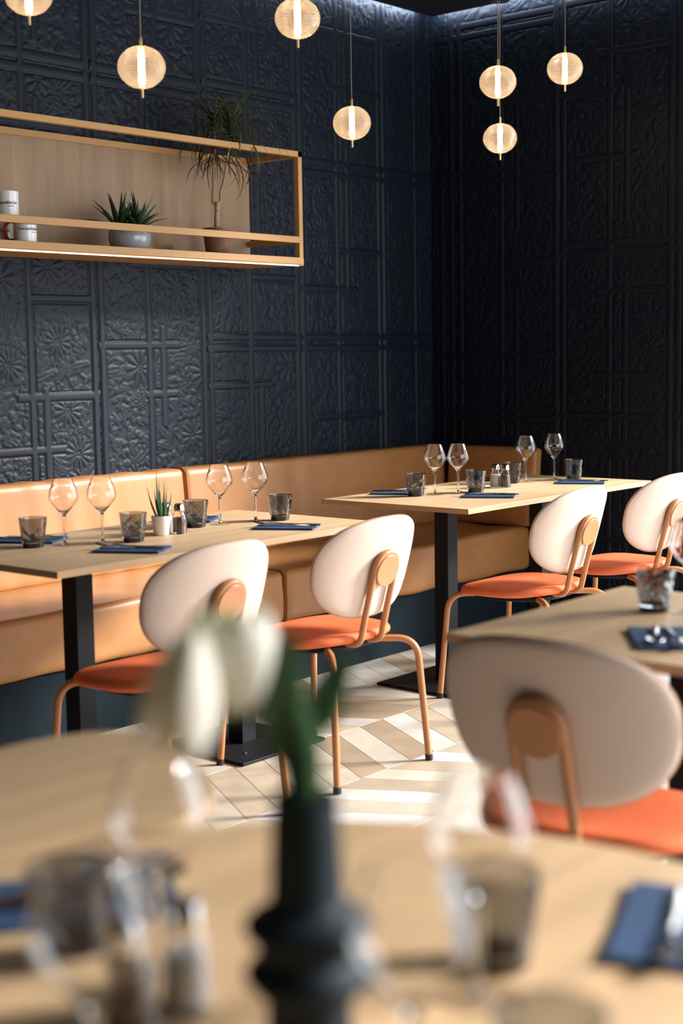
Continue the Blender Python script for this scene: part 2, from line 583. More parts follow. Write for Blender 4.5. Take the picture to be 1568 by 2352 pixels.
def relief(a0, a1, z0, z1, vbars, hbars, seed):
    """height field over [a0,a1] x [z0,z1]; returns coords and heights (m)"""
    rg = np.random.default_rng(seed)
    na, nz = int(round((a1 - a0) / RES)) + 1, int(round((z1 - z0) / RES)) + 1
    A, Z = np.linspace(a0, a1, na), np.linspace(z0, z1, nz)
    H = np.zeros((nz, na))

    def window_(cx, cz, r):
        i0, i1 = np.searchsorted(A, cx - r), np.searchsorted(A, cx + r)
        j0, j1 = np.searchsorted(Z, cz - r), np.searchsorted(Z, cz + r)
        return i0, i1, j0, j1
    area_ = (a1 - a0) * (z1 - z0)

    def leaf(cx, cz, L, Wd, ang, hh, over):
        i0, i1, j0, j1 = window_(cx, cz, L)
        if i1 <= i0 or j1 <= j0:
            return
        X, Y = np.meshgrid(A[i0:i1] - cx, Z[j0:j1] - cz)
        u = X * math.cos(ang) + Y * math.sin(ang)
        v = -X * math.sin(ang) + Y * math.cos(ang)
        wv = Wd * np.clip(1 - (u / L) ** 2, 0, 1)
        q = np.clip(1 - (v / np.maximum(wv, 1e-6)) ** 2, 0, 1)
        e = hh * np.sqrt(q) - 0.55 * hh * np.exp(-(v / (0.22 * Wd)) ** 2) * (q > 0)
        msk = (np.abs(u) < L) & (q > 0)
        S = H[j0:j1, i0:i1]
        S[msk] = e[msk] if over else np.maximum(S[msk], e[msk])

    def blob(cx, cz, r, hh):
        i0, i1, j0, j1 = window_(cx, cz, r)
        if i1 <= i0 or j1 <= j0:
            return
        X, Y = np.meshgrid(A[i0:i1] - cx, Z[j0:j1] - cz)
        q = np.clip(1 - (X * X + Y * Y) / (r * r), 0, 1)
        S = H[j0:j1, i0:i1]
        msk = q > 0
        S[msk] = (hh * np.sqrt(q))[msk]

    def flower(cx, cz, Rr, n, hh):
        i0, i1, j0, j1 = window_(cx, cz, Rr)
        if i1 <= i0 or j1 <= j0:
            return
        X, Y = np.meshgrid(A[i0:i1] - cx, Z[j0:j1] - cz)
        r = np.hypot(X, Y) + 1e-9
        th = np.arctan2(Y, X) + rg.uniform(0, 6)
        k = np.abs(np.sin(n * th / 2))
        lim = Rr * (0.70 + 0.30 * k)
        e = hh * (k ** 0.55) * np.clip(1 - (r / lim) ** 4, 0, 1) * np.clip(r / (0.2 * Rr), 0.25, 1)
        e = e - 0.3 * hh * (k < 0.25)
        msk = r < lim
        S = H[j0:j1, i0:i1]
        S[msk] = e[msk]
        blob(cx, cz, Rr * 0.10, hh * 0.6)

    for _ in range(int(area_ * 1500)):
        leaf(rg.uniform(a0, a1), rg.uniform(z0, z1), rg.uniform(.016, .034), rg.uniform(.007, .013), rg.uniform(0, 6.3), .0052, True)
    for _ in range(int(area_ * 26)):
        cx, cz = rg.uniform(a0, a1), rg.uniform(z0, z1)
        for _k in range(rg.integers(8, 18)):
            blob(cx + rg.normal(0, .045), cz + rg.normal(0, .035), rg.uniform(.009, .02), .0055)
    for _ in range(int(area_ * 38)):
        cx, cz, a = rg.uniform(a0, a1), rg.uniform(z0, z1), rg.uniform(0, 6.3)
        for _k in range(3):
            leaf(cx + rg.normal(0, .03), cz + rg.normal(0, .03), rg.uniform(.035, .06), rg.uniform(.014, .022), a + rg.normal(0, .5), .0058, True)
    for _ in range(int(area_ * 17)):
        flower(rg.uniform(a0, a1), rg.uniform(z0, z1), rg.uniform(.045, .10), int(rg.integers(8, 15)), .0062)
    BW = 0.0145

    def bar(msk_d, inside):
        d = np.abs(msk_d)
        core = (d < BW) & inside
        H[core] = 0.0040 + 0.0026 * np.sqrt(np.clip(1 - (d[core] / BW) ** 2, 0, 1))
        gr = (d >= BW) & (d < BW + 0.006) & inside
        H[gr] = -0.0022
    AA, ZZ = np.meshgrid(A, Z)
    for c, lo, hi in hbars:
        bar(ZZ - c, (AA >= lo) & (AA <= hi))
    for c, lo, hi in vbars:
        bar(AA - c, (ZZ >= lo) & (ZZ <= hi))
    for c, lo, hi in hbars:      # crossings stay level
        core = (np.abs(ZZ - c) < BW) & (AA >= lo) & (AA <= hi)
        H[core] = np.maximum(H[core], 0.0040 + 0.0022 * np.sqrt(np.clip(1 - ((ZZ - c)[core] / BW) ** 2, 0, 1)))
    return A, Z, H


def panel(name, along, a0, a1, z0, z1, vbars, hbars, seed, parent):
    A, Z, H = relief(a0, a1, z0, z1, vbars, hbars, seed)
    nz, na = H.shape
    AA, ZZ = np.meshgrid(A, Z)
    depth = 0.0025 + 0.75 * H
    co = np.empty((nz * na, 3), np.float32)
    if along == 'x':
        co[:, 0], co[:, 1], co[:, 2] = AA.ravel(), (YW - depth).ravel(), ZZ.ravel()
    else:
        co[:, 0], co[:, 1], co[:, 2] = (XW - depth).ravel(), AA.ravel(), ZZ.ravel()
    idx = np.arange(nz * na).reshape(nz, na)
    q = np.stack([idx[:-1, :-1], idx[:-1, 1:], idx[1:, 1:], idx[1:, :-1]], -1).reshape(-1, 4)
    if along == 'y':
        q = q[:, ::-1]
    me = bpy.data.meshes.new(name)
    me.vertices.add(len(co))
    me.vertices.foreach_set('co', co.ravel())
    me.loops.add(q.size)
    me.loops.foreach_set('vertex_index', q.ravel().astype(np.int32))
    me.polygons.add(len(q))
    me.polygons.foreach_set('loop_start', np.arange(0, q.size, 4, dtype=np.int32))
    me.polygons.foreach_set('loop_total', np.full(len(q), 4, dtype=np.int32))
    me.update(calc_edges=True)
    me.polygons.foreach_set('use_smooth', np.ones(len(q), dtype=bool))
    me.materials.append(M['navy_wall'])
    o = bpy.data.objects.new(name, me)
    COL.objects.link(o)
    o.parent = parent
    return o


def panel_bars(s, w, z0, z1, hl):
    """s: seam coordinate at the low end, w: panel width (bars mirror the photo: pair at the seam, pair inside)"""
    vb = [(s + .020, z0, z1), (s + w - .022, z0, z1), (s + .270, z0, z1)]
    return vb


PW_ = 0.602
left_h = {
    0: [(1.545, .26, .60), (1.166, .20, .60), (.961, 0, .42), (2.40, 0, .60), (2.45, 0, .60), (1.90, .1, .6), (2.20, 0, .45)],
    1: [(1.363, 0, .44), (1.160, .24, .42), (2.40, 0, .60), (2.45, 0, .60), (1.70, .2, .6), (2.05, 0, .5), (2.70, .2, .6)],
    2: [(1.345, 0, .60), (1.395, 0, .60), (1.184, 0, .40), (2.42, 0, .60), (2.47, 0, .60), (1.66, .26, .6), (2.10, 0, .4), (2.74, 0, .4)],
    3: [(1.345, 0, .60), (1.395, 0, .60), (1.02, .1, .6), (2.15, 0, .60), (2.20, 0, .60), (1.62, .0, .4), (1.80, .26, .6), (2.55, .2, .6), (2.80, 0, .6)],
    -1: [(1.30, 0, .5), (1.80, .2, .6), (2.30, 0, .6)],
}
left_v2 = {0: (.335, .80, 1.20), 1: (.345, 1.02, 1.44), 2: (.335, .8, 1.18), 3: (.345, 1.6, 2.1), -1: (.34, 1.2, 1.7)}
for k in range(-1, 4):
    s = -2.099 + PW_ * k
    e = min(s + PW_, XW - .003)
    vb = panel_bars(s, PW_, .78, 2.97, None)
    v2 = left_v2[k]
    vb += [(s + v2[0], v2[1], v2[2]), (s + v2[0], 1.75, 2.30), (s + .34, 2.5, 2.97)]
    hb = [(z, s + a, s + b) for z, a, b in left_h[k]]
    panel('embossed_panel', 'x', s, e, .78, 3.20, vb, hb, 100 + k, wall_left)
s = -2.099 + PW_ * 4
panel('embossed_panel', 'x', s, XW - .003, .78, 3.20, [(s + .02, .78, 3.0), (s + .27, .78, 3.0)], [(1.345, s, s + .4), (1.395, s, s + .4), (2.15, s, s + .4), (2.2, s, s + .4)], 120, wall_left)
right_h = {
    0: [(2.86, .0, .6), (2.91, .0, .6), (2.15, 0, .6), (2.20, 0, .6), (1.30, 0, .6), (.985, 0, .6), (1.03, 0, .6), (1.75, .3, .6), (2.52, .1, .45), (1.16, 0, .35), (.6, .1, .5)],
    1: [(2.676, .2, .6), (1.765, 0, .6), (1.812, 0, .6), (2.201, .08, .42), (1.20, .2, .45), (1.006, .0, .5), (1.59, .2, .6), (2.50, 0, .3), (2.92, 0, .5), (.70, 0, .6), (.42, 0, .5)],
    2: [(2.40, 0, .6), (1.765, 0, .6), (1.812, 0, .6), (1.30, .2, .6), (1.006, 0, .4), (2.70, 0, .4), (.60, 0, .5)],
}
for k in range(3):
    t = 0.398 - PW_ * k            # high-y end of the panel
    s = max(t - PW_, WY1 + .02)
    vb = [(s + .020, 0, 3.0), (t - .022, 0, 3.0), (t - .27, 0.9, 3.0), (t - .36, 1.9, 2.5), (t - .355, .9, 1.62), (t - .36, .1, .8), (t - .27, .1, .8)]
    hb = [(z, t - b, t - a) for z, a, b in right_h[k]]
    panel('embossed_panel', 'y', s, t, 0.0, 3.20, vb, hb, 200 + k, wall_right)
panel('embossed_panel', 'y', .398, YW - .010, 0.0, 3.20, [(.43, 0, 3.0), (.49, .2, 2.2)], [(z, .398, .56) for z in (2.15, 2.2, 1.0, 1.3, 2.86)], 230, wall_right)

# ------------------------------------------------------------------ banquette bench
bench = prop(empty('banquette_bench', (-1.0, 0.2, 0)), 'tan leather banquette bench turning the corner of the embossed navy walls', 'bench')
BO = Vector((-1.0, 0.2, 0))
SEAM_X = -1.110


def soft_box(x0, x1, y0, y1, z0, z1, rad, nx, ny, nz, fn):
    """rounded cushion; fn(point, outward normal)->offset vector, for slump and creases"""
    V, F, key = [], [], {}

    def vid(p):
        k = tuple(round(c, 6) for c in p)
        if k not in key:
            key[k] = len(V)
            V.append(Vector(p))
        return key[k]
    lx, ly, lz = np.linspace(x0, x1, nx + 1), np.linspace(y0, y1, ny + 1), np.linspace(z0, z1, nz + 1)
    for i in range(nx):
        for j in range(ny):
            for z in (z0, z1):
                F.append([vid((lx[i], ly[j], z)), vid((lx[i + 1], ly[j], z)), vid((lx[i + 1], ly[j + 1], z)), vid((lx[i], ly[j + 1], z))])
    for i in range(nx):
        for k in range(nz):
            for y in (y0, y1):
                F.append([vid((lx[i], y, lz[k])), vid((lx[i + 1], y, lz[k])), vid((lx[i + 1], y, lz[k + 1])), vid((lx[i], y, lz[k + 1]))])
    for j in range(ny):
        for k in range(nz):
            for x in (x0, x1):
                F.append([vid((x, ly[j], lz[k])), vid((x, ly[j + 1], lz[k])), vid((x, ly[j + 1], lz[k + 1])), vid((x, ly[j], lz[k + 1]))])
    out = []
    for v in V:
        c = Vector((min(max(v.x, x0 + rad), x1 - rad), min(max(v.y, y0 + rad), y1 - rad), min(max(v.z, z0 + rad), z1 - rad)))
        d = v - c
        if d.length > 1e-9:
            nrm = d.normalized()
            # keep flat faces flat, round the edges
            p = c + nrm * rad if (d.length > rad * 1.0001) else v
        else:
            nrm, p = Vector((0, 0, 1)), v
        out.append(p + fn(p, nrm))
    return out, F


def crease_noise(a, b, seed):
    s = 0.0
    rg = random.Random(seed)
    for _ in range(7):
        fa, fb, ph, am = rg.uniform(8, 34), rg.uniform(-12, 12), rg.uniform(0, 6.3), rg.uniform(.3, 1)
        s += am * math.sin(fa * a + fb * b + ph + 1.1 * math.sin(3.1 * a + ph) + 0.9 * math.sin(5.3 * b + ph))
    return s / 4.0


def seat_fn(seed):
    def f(p, n):
        w = 0.5 + 0.5 * math.sin(2.3 * p.x + seed)
        c = crease_noise(p.x * 0.9, p.y * 2.2 + p.z * 2.0, seed) * 0.0060 * (0.3 + w)
        sag = Vector((0, 0, 0))
        if p.z > .40:
            sag.z = -0.012 * math.exp(-((p.y - .12) / .2) ** 2)
        return n * c + sag
    return f


def back_fn(seed, axis):
    def f(p, n):
        a = p.x if axis == 'y' else p.y
        # vertical pull folds
        c = crease_noise(a * 1.5, p.z * 0.5, seed) * 0.0060 * (0.25 + 0.75 * math.sin(1.9 * a + seed) ** 2)
        lean = (p.z - .45) * 0.10            # back leans to the wall
        off = n * c
        if axis == 'y':
            off.y += lean
        else:
            off.x += lean
        return off
    return f


def rel(vf):
    return [v - BO for v in vf[0]], vf[1]


obj('plinth', rel(merge(box(-3.6, XW - .05, -.050, YW - .05, 0, .25))), M['plinth'], bench, smooth=False)
for i, (a, b) in enumerate([(-3.6, SEAM_X - .002), (SEAM_X + .002, XW - .06)]):
    obj('seat_cushion', rel(soft_box(a, b, -.078, YW - .07, .252, .470, .030, int((b - a) / .013), 36, 18, seat_fn(3 + i * 5))), M['leather'], bench)
    x = b if i == 0 else a
for i, (a, b) in enumerate([(-3.6, SEAM_X - .045), (SEAM_X - .041, .655)]):
    obj('backrest_cushion', rel(soft_box(a, b, .405, YW - .050, .462, .852, .022, int((b - a) / .013), 8, 26, back_fn(11 + i, 'y'))), M['leather'], bench)
obj('backrest_cushion', rel(soft_box(.582, XW - .055, -.125, .400, .466, .848, .022, 6, 26, 22, back_fn(31, 'x'))), M['leather'], bench)
# piped seams
obj('piping', rel(tube([(SEAM_X, .38, .466), (SEAM_X, .1, .458), (SEAM_X, -.055, .462), (SEAM_X, -.080, .435), (SEAM_X, -.081, .33), (SEAM_X, -.079, .262)], .0042, 8)), M['seam'], bench)
obj('piping', rel(tube([(SEAM_X - .043, .402, .48), (SEAM_X - .043, .424, .70), (SEAM_X - .043, .438, .835), (SEAM_X - .043, .462, .853), (SEAM_X - .043, .52, .853)], .0042, 8)), M['seam'], bench)

# ------------------------------------------------------------------ tables
TZ, TT = 0.75, 0.019


def pedestal(parent, x, y, s=0.40, w=0.066):
    obj('column', [v + Vector((x, y, 0)) for v in box(-w / 2, w / 2, -w / 2, w / 2, .011, TZ - TT - .004, .002)[0]] and
        xf(box(-w / 2, w / 2, -w / 2, w / 2, .011, TZ - TT - .004, .0025), Matrix.Translation((x, y, 0))), M['black_metal'], parent, smooth=False)
    base = obj('base_plate', xf(box(-s / 2, s / 2, -s / 2, s / 2, .002, .012, .0025), Matrix.Translation((x, y, 0))), M['black_metal'], parent, smooth=False)
    obj('mounting_plate', xf(box(-.15, .15, -.15, .15, TZ - TT - .005, TZ - TT, .001), Matrix.Translation((x, y, 0))), M['black_metal'], parent, smooth=False)
    for sx in (-1, 1):
        b = lathe([(0, .0125), (.006, .0125), (.006, .0145), (0, .0155)], 10)
        obj('screw', xf(b, Matrix.Translation((x + sx * .11, y - .12, 0))), M['steel'], base)


def rect_table(x0, x1, y0, y1, cols, label, bs=.40):
    cx, cy = (x0 + x1) / 2, (y0 + y1) / 2
    t = prop(empty('dining_table', (cx, cy, 0)), label, 'table')
    hx, hy = (x1 - x0) / 2, (y1 - y0) / 2
    top = obj('tabletop', box(-hx + .001, hx - .001, -hy + .001, hy - .001, TZ - TT, TZ, .0012, 1), M['oak'], t, smooth=False)
    e = .0016
    obj('edge_band', merge(box(-hx, hx, -hy, -hy + e, TZ - TT + .0005, TZ - .0007), box(-hx, hx, hy - e, hy, TZ - TT + .0005, TZ - .0007),
                           box(-hx, -hx + e, -hy, hy, TZ - TT + .0005, TZ - .0007), box(hx - e, hx, -hy, hy, TZ - TT + .0005, TZ - .0007)), M['oak_edge'], top, smooth=False)
    for c in cols:
        pedestal(t, c - cx, 0, bs)
    return t


T1 = (-2.869, -1.501, -.889, -.198)
T2 = (-1.0386, .3161, -.913, -.2114)
T3 = (-2.930, -2.215, -2.920, -2.212)
L1, L2 = T1[1] - T1[0], T2[1] - T2[0]
rect_table(*T1, [T1[0] + L1 / 4, T1[0] + L1 * .75], 'long oak table on two black columns with a small aloe plant on it')
rect_table(*T2, [T2[0] + L2 / 4, T2[0] + L2 * .75], 'long oak table on two black columns in the corner of the banquette')
rect_table(*T3, [(T3[0] + T3[1]) / 2 + .012], 'small square oak table with one place setting in front of its chair', .32)


def smooth_closed(pts, n=8):
    out = []
    N = len(pts)
    for i in range(N):
        p0, p1, p2, p3 = (Vector(pts[(i + k - 1) % N]) for k in range(4))
        for k in range(n):
            t = k / n
            out.append(0.5 * ((2 * p1) + (p2 - p0) * t + (2 * p0 - 5 * p1 + 4 * p2 - p3) * t * t + (3 * p1 - p0 - 3 * p2 + p3) * t ** 3))
    return [(p.x, p.y) for p in out]


def disc_table(center, outline, label):
    """outline in world xy; ccw"""
    c = Vector((center[0], center[1]))
    t = prop(empty('cafe_table', (center[0], center[1], 0)), label, 'table')
    loc = [(p[0] - c.x, p[1] - c.y) for p in outline]
    top = obj('tabletop', prism(loc, TZ - TT, TZ, .0012), M['oak'], t, smooth=False)
    n = len(loc)
    V, F = [], []
    for z in (TZ - TT + .0012, TZ - .0014):
        for k in range(n):
            a, b = Vector(loc[k - 1]), Vector(loc[(k + 1) % n])
            tt = (b - a).normalized()
            V.append(Vector((loc[k][0] + tt.y * .0006, loc[k][1] - tt.x * .0006, z)))
    for k in range(n):
        j = (k + 1) % n
        F.append((k, j, n + j, n + k))
    obj('edge_band', (V, F), M['oak_edge'], top)
    return t


RC, RR = (-4.4047, -3.1687), 0.581
circle = [(RC[0] + RR * math.cos(2 * math.pi * k / 128), RC[1] + RR * math.sin(2 * math.pi * k / 128)) for k in range(128)]
t = disc_table(RC, circle, 'large round oak table carrying the dark tulip vase')
pedestal(t, 0, 0, .5, .08)
peb = [(-4.50, -2.195), (-4.25, -2.188), (-4.005, -2.203), (-3.928, -2.213), (-3.859, -2.243), (-3.826, -2.308), (-3.848, -2.408), (-3.901, -2.518),
       (-3.975, -2.615), (-4.07, -2.655), (-4.20, -2.600), (-4.40, -2.560), (-4.62, -2.560), (-4.80, -2.53), (-4.86, -2.38), (-4.76, -2.24)]
pc = (-4.33, -2.39)
t = disc_table(pc, smooth_closed(peb[::-1]), 'oak table with a rounded free-form top standing behind the round table')
pedestal(t, 0, 0, .40, .066)

# ------------------------------------------------------------------ chair


def make_chair():
    t = prop(empty('dining_chair'), 'x', 'chair', 'orange and blush dining chairs')
    # seat shell
    V, F, rings = [], [], []
    SEG = 64

    def outl(a, s):
        c, sn = math.cos(a), math.sin(a)
        n = 2.7
        x = math.copysign(abs(c) ** (2 / n), c) * .232 * s
        y = math.copysign(abs(sn) ** (2 / n), sn) * .205 * s
        x *= 1 + 0.10 * (y / .205) * .6          # a little wider in front
        return x, y + .018

    def ztop(x, y):
        z = .452
        if y > .06:
            z -= .024 * ((y - .06) / .17) ** 2
        if y < -.05:
            z += .012 * ((-.05 - y) / .17) ** 2
        z -= .010 * math.exp(-(x / .13) ** 2 - ((y + .06) / .13) ** 2)
        z -= .010 * (abs(x) / .24) ** 4
        return z
    prof = [(0.02, 0), (.25, 0), (.5, 0), (.7, 0), (.84, 0), (.93, -.001), (.975, -.005), (.995, -.012), (1.0, -.019), (.992, -.026), (.965, -.031), (.90, -.033), (.7, -.033), (.4, -.033), (.02, -.033)]
    for s, dz in prof:
        ids = []
        for k in range(SEG):
            x, y = outl(2 * math.pi * k / SEG, s)
            ids.append(len(V))
            V.append(Vector((x, y, ztop(x, y) + dz)))
        rings.append(ids)
    for a, b in zip(rings, rings[1:]):
        for k in range(SEG):
            j = (k + 1) % SEG
            F.append((a[k], a[j], b[j], b[k]))
    F.append(tuple(rings[0]))
    F.append(tuple(rings[-1][::-1]))
    seat = obj('seat', (V, F), M['seat'], t)
    # black under-seat plate
    pts = []
    for k in range(48):
        x, y = outl(2 * math.pi * k / 48, .80)
        pts.append((x, y - .005))
    obj('seat_pan', prism(pts, .396, .412, .003), M['black_metal'], t, smooth=False)
    # backrest shell
    AW, BH, ZC, RB = .254, .159, .660, .40

    def yb(z):
        return -.250 - .28 * (z - ZC)
    V, F, rings = [], [], []

    def bp(a, s, depth):
        n = 2.35
        c, sn = math.cos(a), math.sin(a)
        u = math.copysign(abs(c) ** (2 / n), c) * AW * s
        v = math.copysign(abs(sn) ** (2 / n), sn) * BH * s
        u *= 1 + .05 * (v / BH)
        z = ZC + v
        th = u / RB
        rad = RB - depth
        return Vector((rad * math.sin(th), yb(z) + RB - rad * math.cos(th), z))
    prof = [(.02, 0), (.3, 0), (.55, 0), (.75, 0), (.88, .001), (.955, .0035), (.99, .009), (1.0, .016), (.99, .024), (.955, .030), (.88, .033), (.7, .034), (.4, .034), (.02, .034)]
    for s, d in prof:
        ids = []
        for k in range(SEG):
            ids.append(len(V))
            V.append(bp(2 * math.pi * k / SEG, s, d))
        rings.append(ids)
    for a, b in zip(rings, rings[1:]):
        for k in range(SEG):
            j = (k + 1) % SEG
            F.append((a[k], a[j], b[j], b[k]))
    F.append(tuple(rings[0]))
    F.append(tuple(rings[-1][::-1]))
    back = obj('backrest', (V, F), M['fabric'], t)
    loop = [bp(2 * math.pi * k / 72, 1.002, .0165) for k in range(73)]
    obj('piping', tube(loop, .0022, 6, cap=False), M['fabric_edge'], back)
    # hairpin support tube
    hw, zt = .050, .660
    nv = Vector((0, -1, -.28)).normalized()
    up = Vector((0, -.28, 1)).normalized()

    def yt(z):
        return yb(z) - .0125
    left = [Vector((-hw, -.02, .417)), Vector((-hw, -.198, .417)), Vector((-hw, yt(.52), .52)), Vector((-hw, yt(zt), zt))]
    pl = fillet(left, [.040, .2], 8)
    arch = []
    c0 = Vector((0, yt(zt), zt))
    for k in range(1, 16):
        a = math.pi - math.pi * k / 16
        arch.append(c0 + Vector((hw, 0, 0)) * math.cos(a) + up * hw * math.sin(a))
    pr = [Vector((-p.x, p.y, p.z)) for p in reversed(pl)]
    obj('back_support', tube(pl + arch + pr, .0105, 12), M['copper'], t)
    dd = lathe([(0, -.009), (.050, -.010), (.0518, -.0085), (.0518, .0015), (.050, .003), (0, .004)], 48)
    Mx = Matrix.Identity(4)
    rx = Vector((1, 0, 0))
    for r_, vec in enumerate((rx, up, -nv)):
        for q in range(3):
            Mx[q][r_] = vec[q]
    Mx.translation = c0 + nv * .004 + up * (-.006)
    obj('back_disc', xf(dd, Mx), M['copper'], t)
    # legs
    for sx in (-1, 1):
        for sy in (-1, 1):
            p = fillet([(sx * .10, sy * .10, .404), (sx * .205, sy * .222, .404), (sx * .2275, sy * .25, .010)], [.075], 10)
            leg = obj('leg', tube(p, .0112, 12), M['copper'], t)
            d = Vector((sx * .0225, sy * .028, -.394)).normalized()
            e = Vector((sx * .2275, sy * .25, .010))
            obj('foot_cap', tube([e - d * .010, e + d * .0095], .0128, 12), M['foot'], leg)
    return t


chair = make_chair()
cu = []
AWAY, TOW = 'end away from room corner', 'end toward room corner'
place(chair, cu, (-2.53, -.93, 0), 0, 'blush-backed chair with orange seat at the aloe table, ' + AWAY)
place(chair, cu, (-1.84, -.914, 0), 0, 'blush-backed chair with orange seat at the aloe table, ' + TOW)
place(chair, cu, (-.690, -.94, 0), 0, 'blush-backed chair with orange seat at the corner table, ' + AWAY)
place(chair, cu, (-.02, -.94, 0), 0, 'blush-backed chair with orange seat at the corner table, ' + TOW)
place(chair, cu, (-2.888, -2.543, 0), R(-84), 'blush-backed chair with orange seat tucked under the small square table')

# ------------------------------------------------------------------ tableware prototypes


def make_wine():
    t = prop(empty('wine_glass'), 'x', 'wine glass', 'wine glasses laid on the tables')
    w = .0011
    outer = [(.0045, .088), (.006, .094), (.016, .104), (.032, .122), (.0425, .1365), (.0455, .144), (.0450, .150), (.0415, .166), (.0350, .185), (.0285, .201)]
    inner = [(r - w, z) for r, z in outer[2:]]
    prof = [(0, .0935), (.0040, .0945)] and ([(0, .088)] + outer + [(.0281, .2016)] + inner[::-1] + [(.004, .0985), (0, .0975)])
    obj('bowl', lathe(prof, 44), M['glass'], t)
    obj('stem', lathe([(0, .004), (.009, .0045), (.0055, .009), (.0040, .020), (.0036, .050), (.0040, .078), (.0052, .0875), (0, .0878)], 16), M['glass'], t)
    obj('foot', lathe([(0, .0005), (.0355, .0005), (.0368, .0012), (.0362, .0019), (.020, .0032), (.009, .0042), (0, .0043)], 40), M['thin_glass'], t)
    return t


def make_tumbler():
    t = prop(empty('tumbler'), 'x', 'tumbler', 'smoked tumblers laid on the tables')
    rg = random.Random(5)
    waves = [(rg.randint(4, 15), rg.uniform(90, 420), rg.uniform(0, 6.3), rg.uniform(.5, 1)) for _ in range(9)]

    def jit(k, a, z):
        if z < .014 or z > .080 or k > 24:
            return 0
        s = sum(am * math.sin(n * a + f * z + ph) for n, f, ph, am in waves)
        return .011 * s * min(1, (z - .014) / .01) * min(1, (.080 - z) / .01)
    zs = [0.0135 + (0.089 - 0.0135) * k / 22 for k in range(23)]
    outer = [(.0315 + .0112 * ((z - .0) / .089), z) for z in zs]
    inner = [(r - .0022, z) for r, z in outer[1:]]
    prof = [(0, .0135)] + outer + [(outer[-1][0] - .0011, .0898)] + inner[::-1] + [(0, .0165)]
    obj('glass_wall', lathe(prof, 48, jit), M['smoke'], t)
    obj('glass_base', lathe([(0, .0004), (.0285, .0004), (.0308, .002), (.0330, .0132), (0, .0132)], 40), M['smoke_base'], t)
    return t


def napkin_vf():
    L, Wd = .100, .065
    parts = []
    for i, (z0, z1, sh) in enumerate([(.0004, .0028, 0), (.0029, .0052, .0015), (.0053, .0075, -.001)]):
        nx, ny = 14, 9
        V, F = [], []
        for top in (0, 1):
            for a in range(nx + 1):
                for b in range(ny + 1):
                    x = -L + 2 * L * a / nx + sh
                    y = -Wd + 2 * Wd * b / ny
                    z = (z1 if top else z0) + (.0006 * math.sin(31 * x + 7 * i) * math.sin(40 * y + i) if top and i == 2 else 0)
                    V.append(Vector((x, y, z)))
        n = (nx + 1) * (ny + 1)

        def I(t_, a, b):
            return t_ * n + a * (ny + 1) + b
        for a in range(nx):
            for b in range(ny):
                F.append((I(1, a, b), I(1, a + 1, b), I(1, a + 1, b + 1), I(1, a, b + 1)))
                F.append((I(0, a, b), I(0, a, b + 1), I(0, a + 1, b + 1), I(0, a + 1, b)))
        for a in range(nx):
            for b in (0, ny):
                F.append((I(0, a, b), I(0, a + 1, b), I(1, a + 1, b), I(1, a, b)))
        for b in range(ny):
            for a in (0, nx):
                F.append((I(0, a, b), I(0, a, b + 1), I(1, a, b + 1), I(1, a, b)))
        parts.append((V, F))
    return parts


def make_napkin():
    t = prop(empty('folded_napkin'), 'x', 'napkin', 'blue napkins laid on the tables')
    for p in napkin_vf():
        obj('napkin_fold', p, M['napkin'], t, smooth=False)
    return t


def strip(path, widths, th):
    """flat cutlery section swept along x; path: (x,z), widths"""
    V, F = [], []
    n = len(path)
    for (x, z), w in zip(path, widths):
        for y, dz in ((-w, 0), (-w * .55, th * .9), (w * .55, th * .9), (w, 0), (w * .5, -th * .5), (-w * .5, -th * .5)):
            V.append(Vector((x, y, z + dz)))
    for i in range(n - 1):
        for k in range(6):
            j = (k + 1) % 6
            F.append((i * 6 + k, i * 6 + j, (i + 1) * 6 + j, (i + 1) * 6 + k))
    F.append(tuple(range(6))[::-1])
    F.append(tuple((n - 1) * 6 + k for k in range(6)))
    return V, F


def make_fork():
    t = prop(empty('fork'), 'x', 'fork', 'steel forks on the napkins')
    obj('handle', strip([(.095, .003), (.088, .003), (.05, .003), (.0, .0045), (-.03, .008), (-.045, .0075)], [.0045, .0075, .0065, .0042, .0034, .0045], .0022), M['steel'], t)
    parts = [strip([(-.045, .0075), (-.052, .006), (-.062, .005)], [.005, .0105, .0112], .0016)]
    for k in range(4):
        y = -.0088 + .00587 * k
        s = strip([(-.062, .005), (-.080, .006), (-.098, .0115)], [.0019, .0018, .0009], .0016)
        parts.append(([v + Vector((0, y, 0)) for v in s[0]], s[1]))
    obj('tines', merge(*parts), M['steel'], t)
    return t


def make_knife():
    t = prop(empty('knife'), 'x', 'knife', 'steel knives on the napkins')
    obj('handle', strip([(.105, .0035), (.100, .0035), (.06, .0035), (.02, .0035), (.004, .0035)], [.004, .0078, .0072, .0060, .0055], .0036), M['steel'], t)
    obj('blade', strip([(.004, .0035), (-.02, .0035), (-.07, .0035), (-.095, .0035), (-.105, .0035)], [.0055, .0088, .0098, .0078, .0015], .0016), M['steel'], t)
    return t


def make_spoon():
    t = prop(empty('spoon'), 'x', 'spoon', 'steel spoons on the napkins')
    obj('handle', strip([(.09, .003), (.083, .003), (.04, .003), (-.01, .005), (-.04, .007)], [.0045, .0072, .006, .004, .0034], .0022), M['steel'], t)
    V, F = [], []
    n = 20
    for k, (s, z) in enumerate([(1.0, .0075), (.85, .0045), (.5, .0018), (.05, .0010), (.05, .0020), (.5, .0030), (.83, .0058), (.97, .0085)]):
        for i in range(n):
            a = 2 * math.pi * i / n
            V.append(Vector((-.063 + .026 * s * math.cos(a), .0175 * s * math.sin(a), z)))
    for k in range(7):
        for i in range(n):
            j = (i + 1) % n
            F.append((k * n + i, k * n + j, (k + 1) * n + j, (k + 1) * n + i))
    for i in range(n):
        j = (i + 1) % n
        F.append((7 * n + i, 7 * n + j, j, i))
    obj('bowl', (V, F), M['steel'], t)
    return t


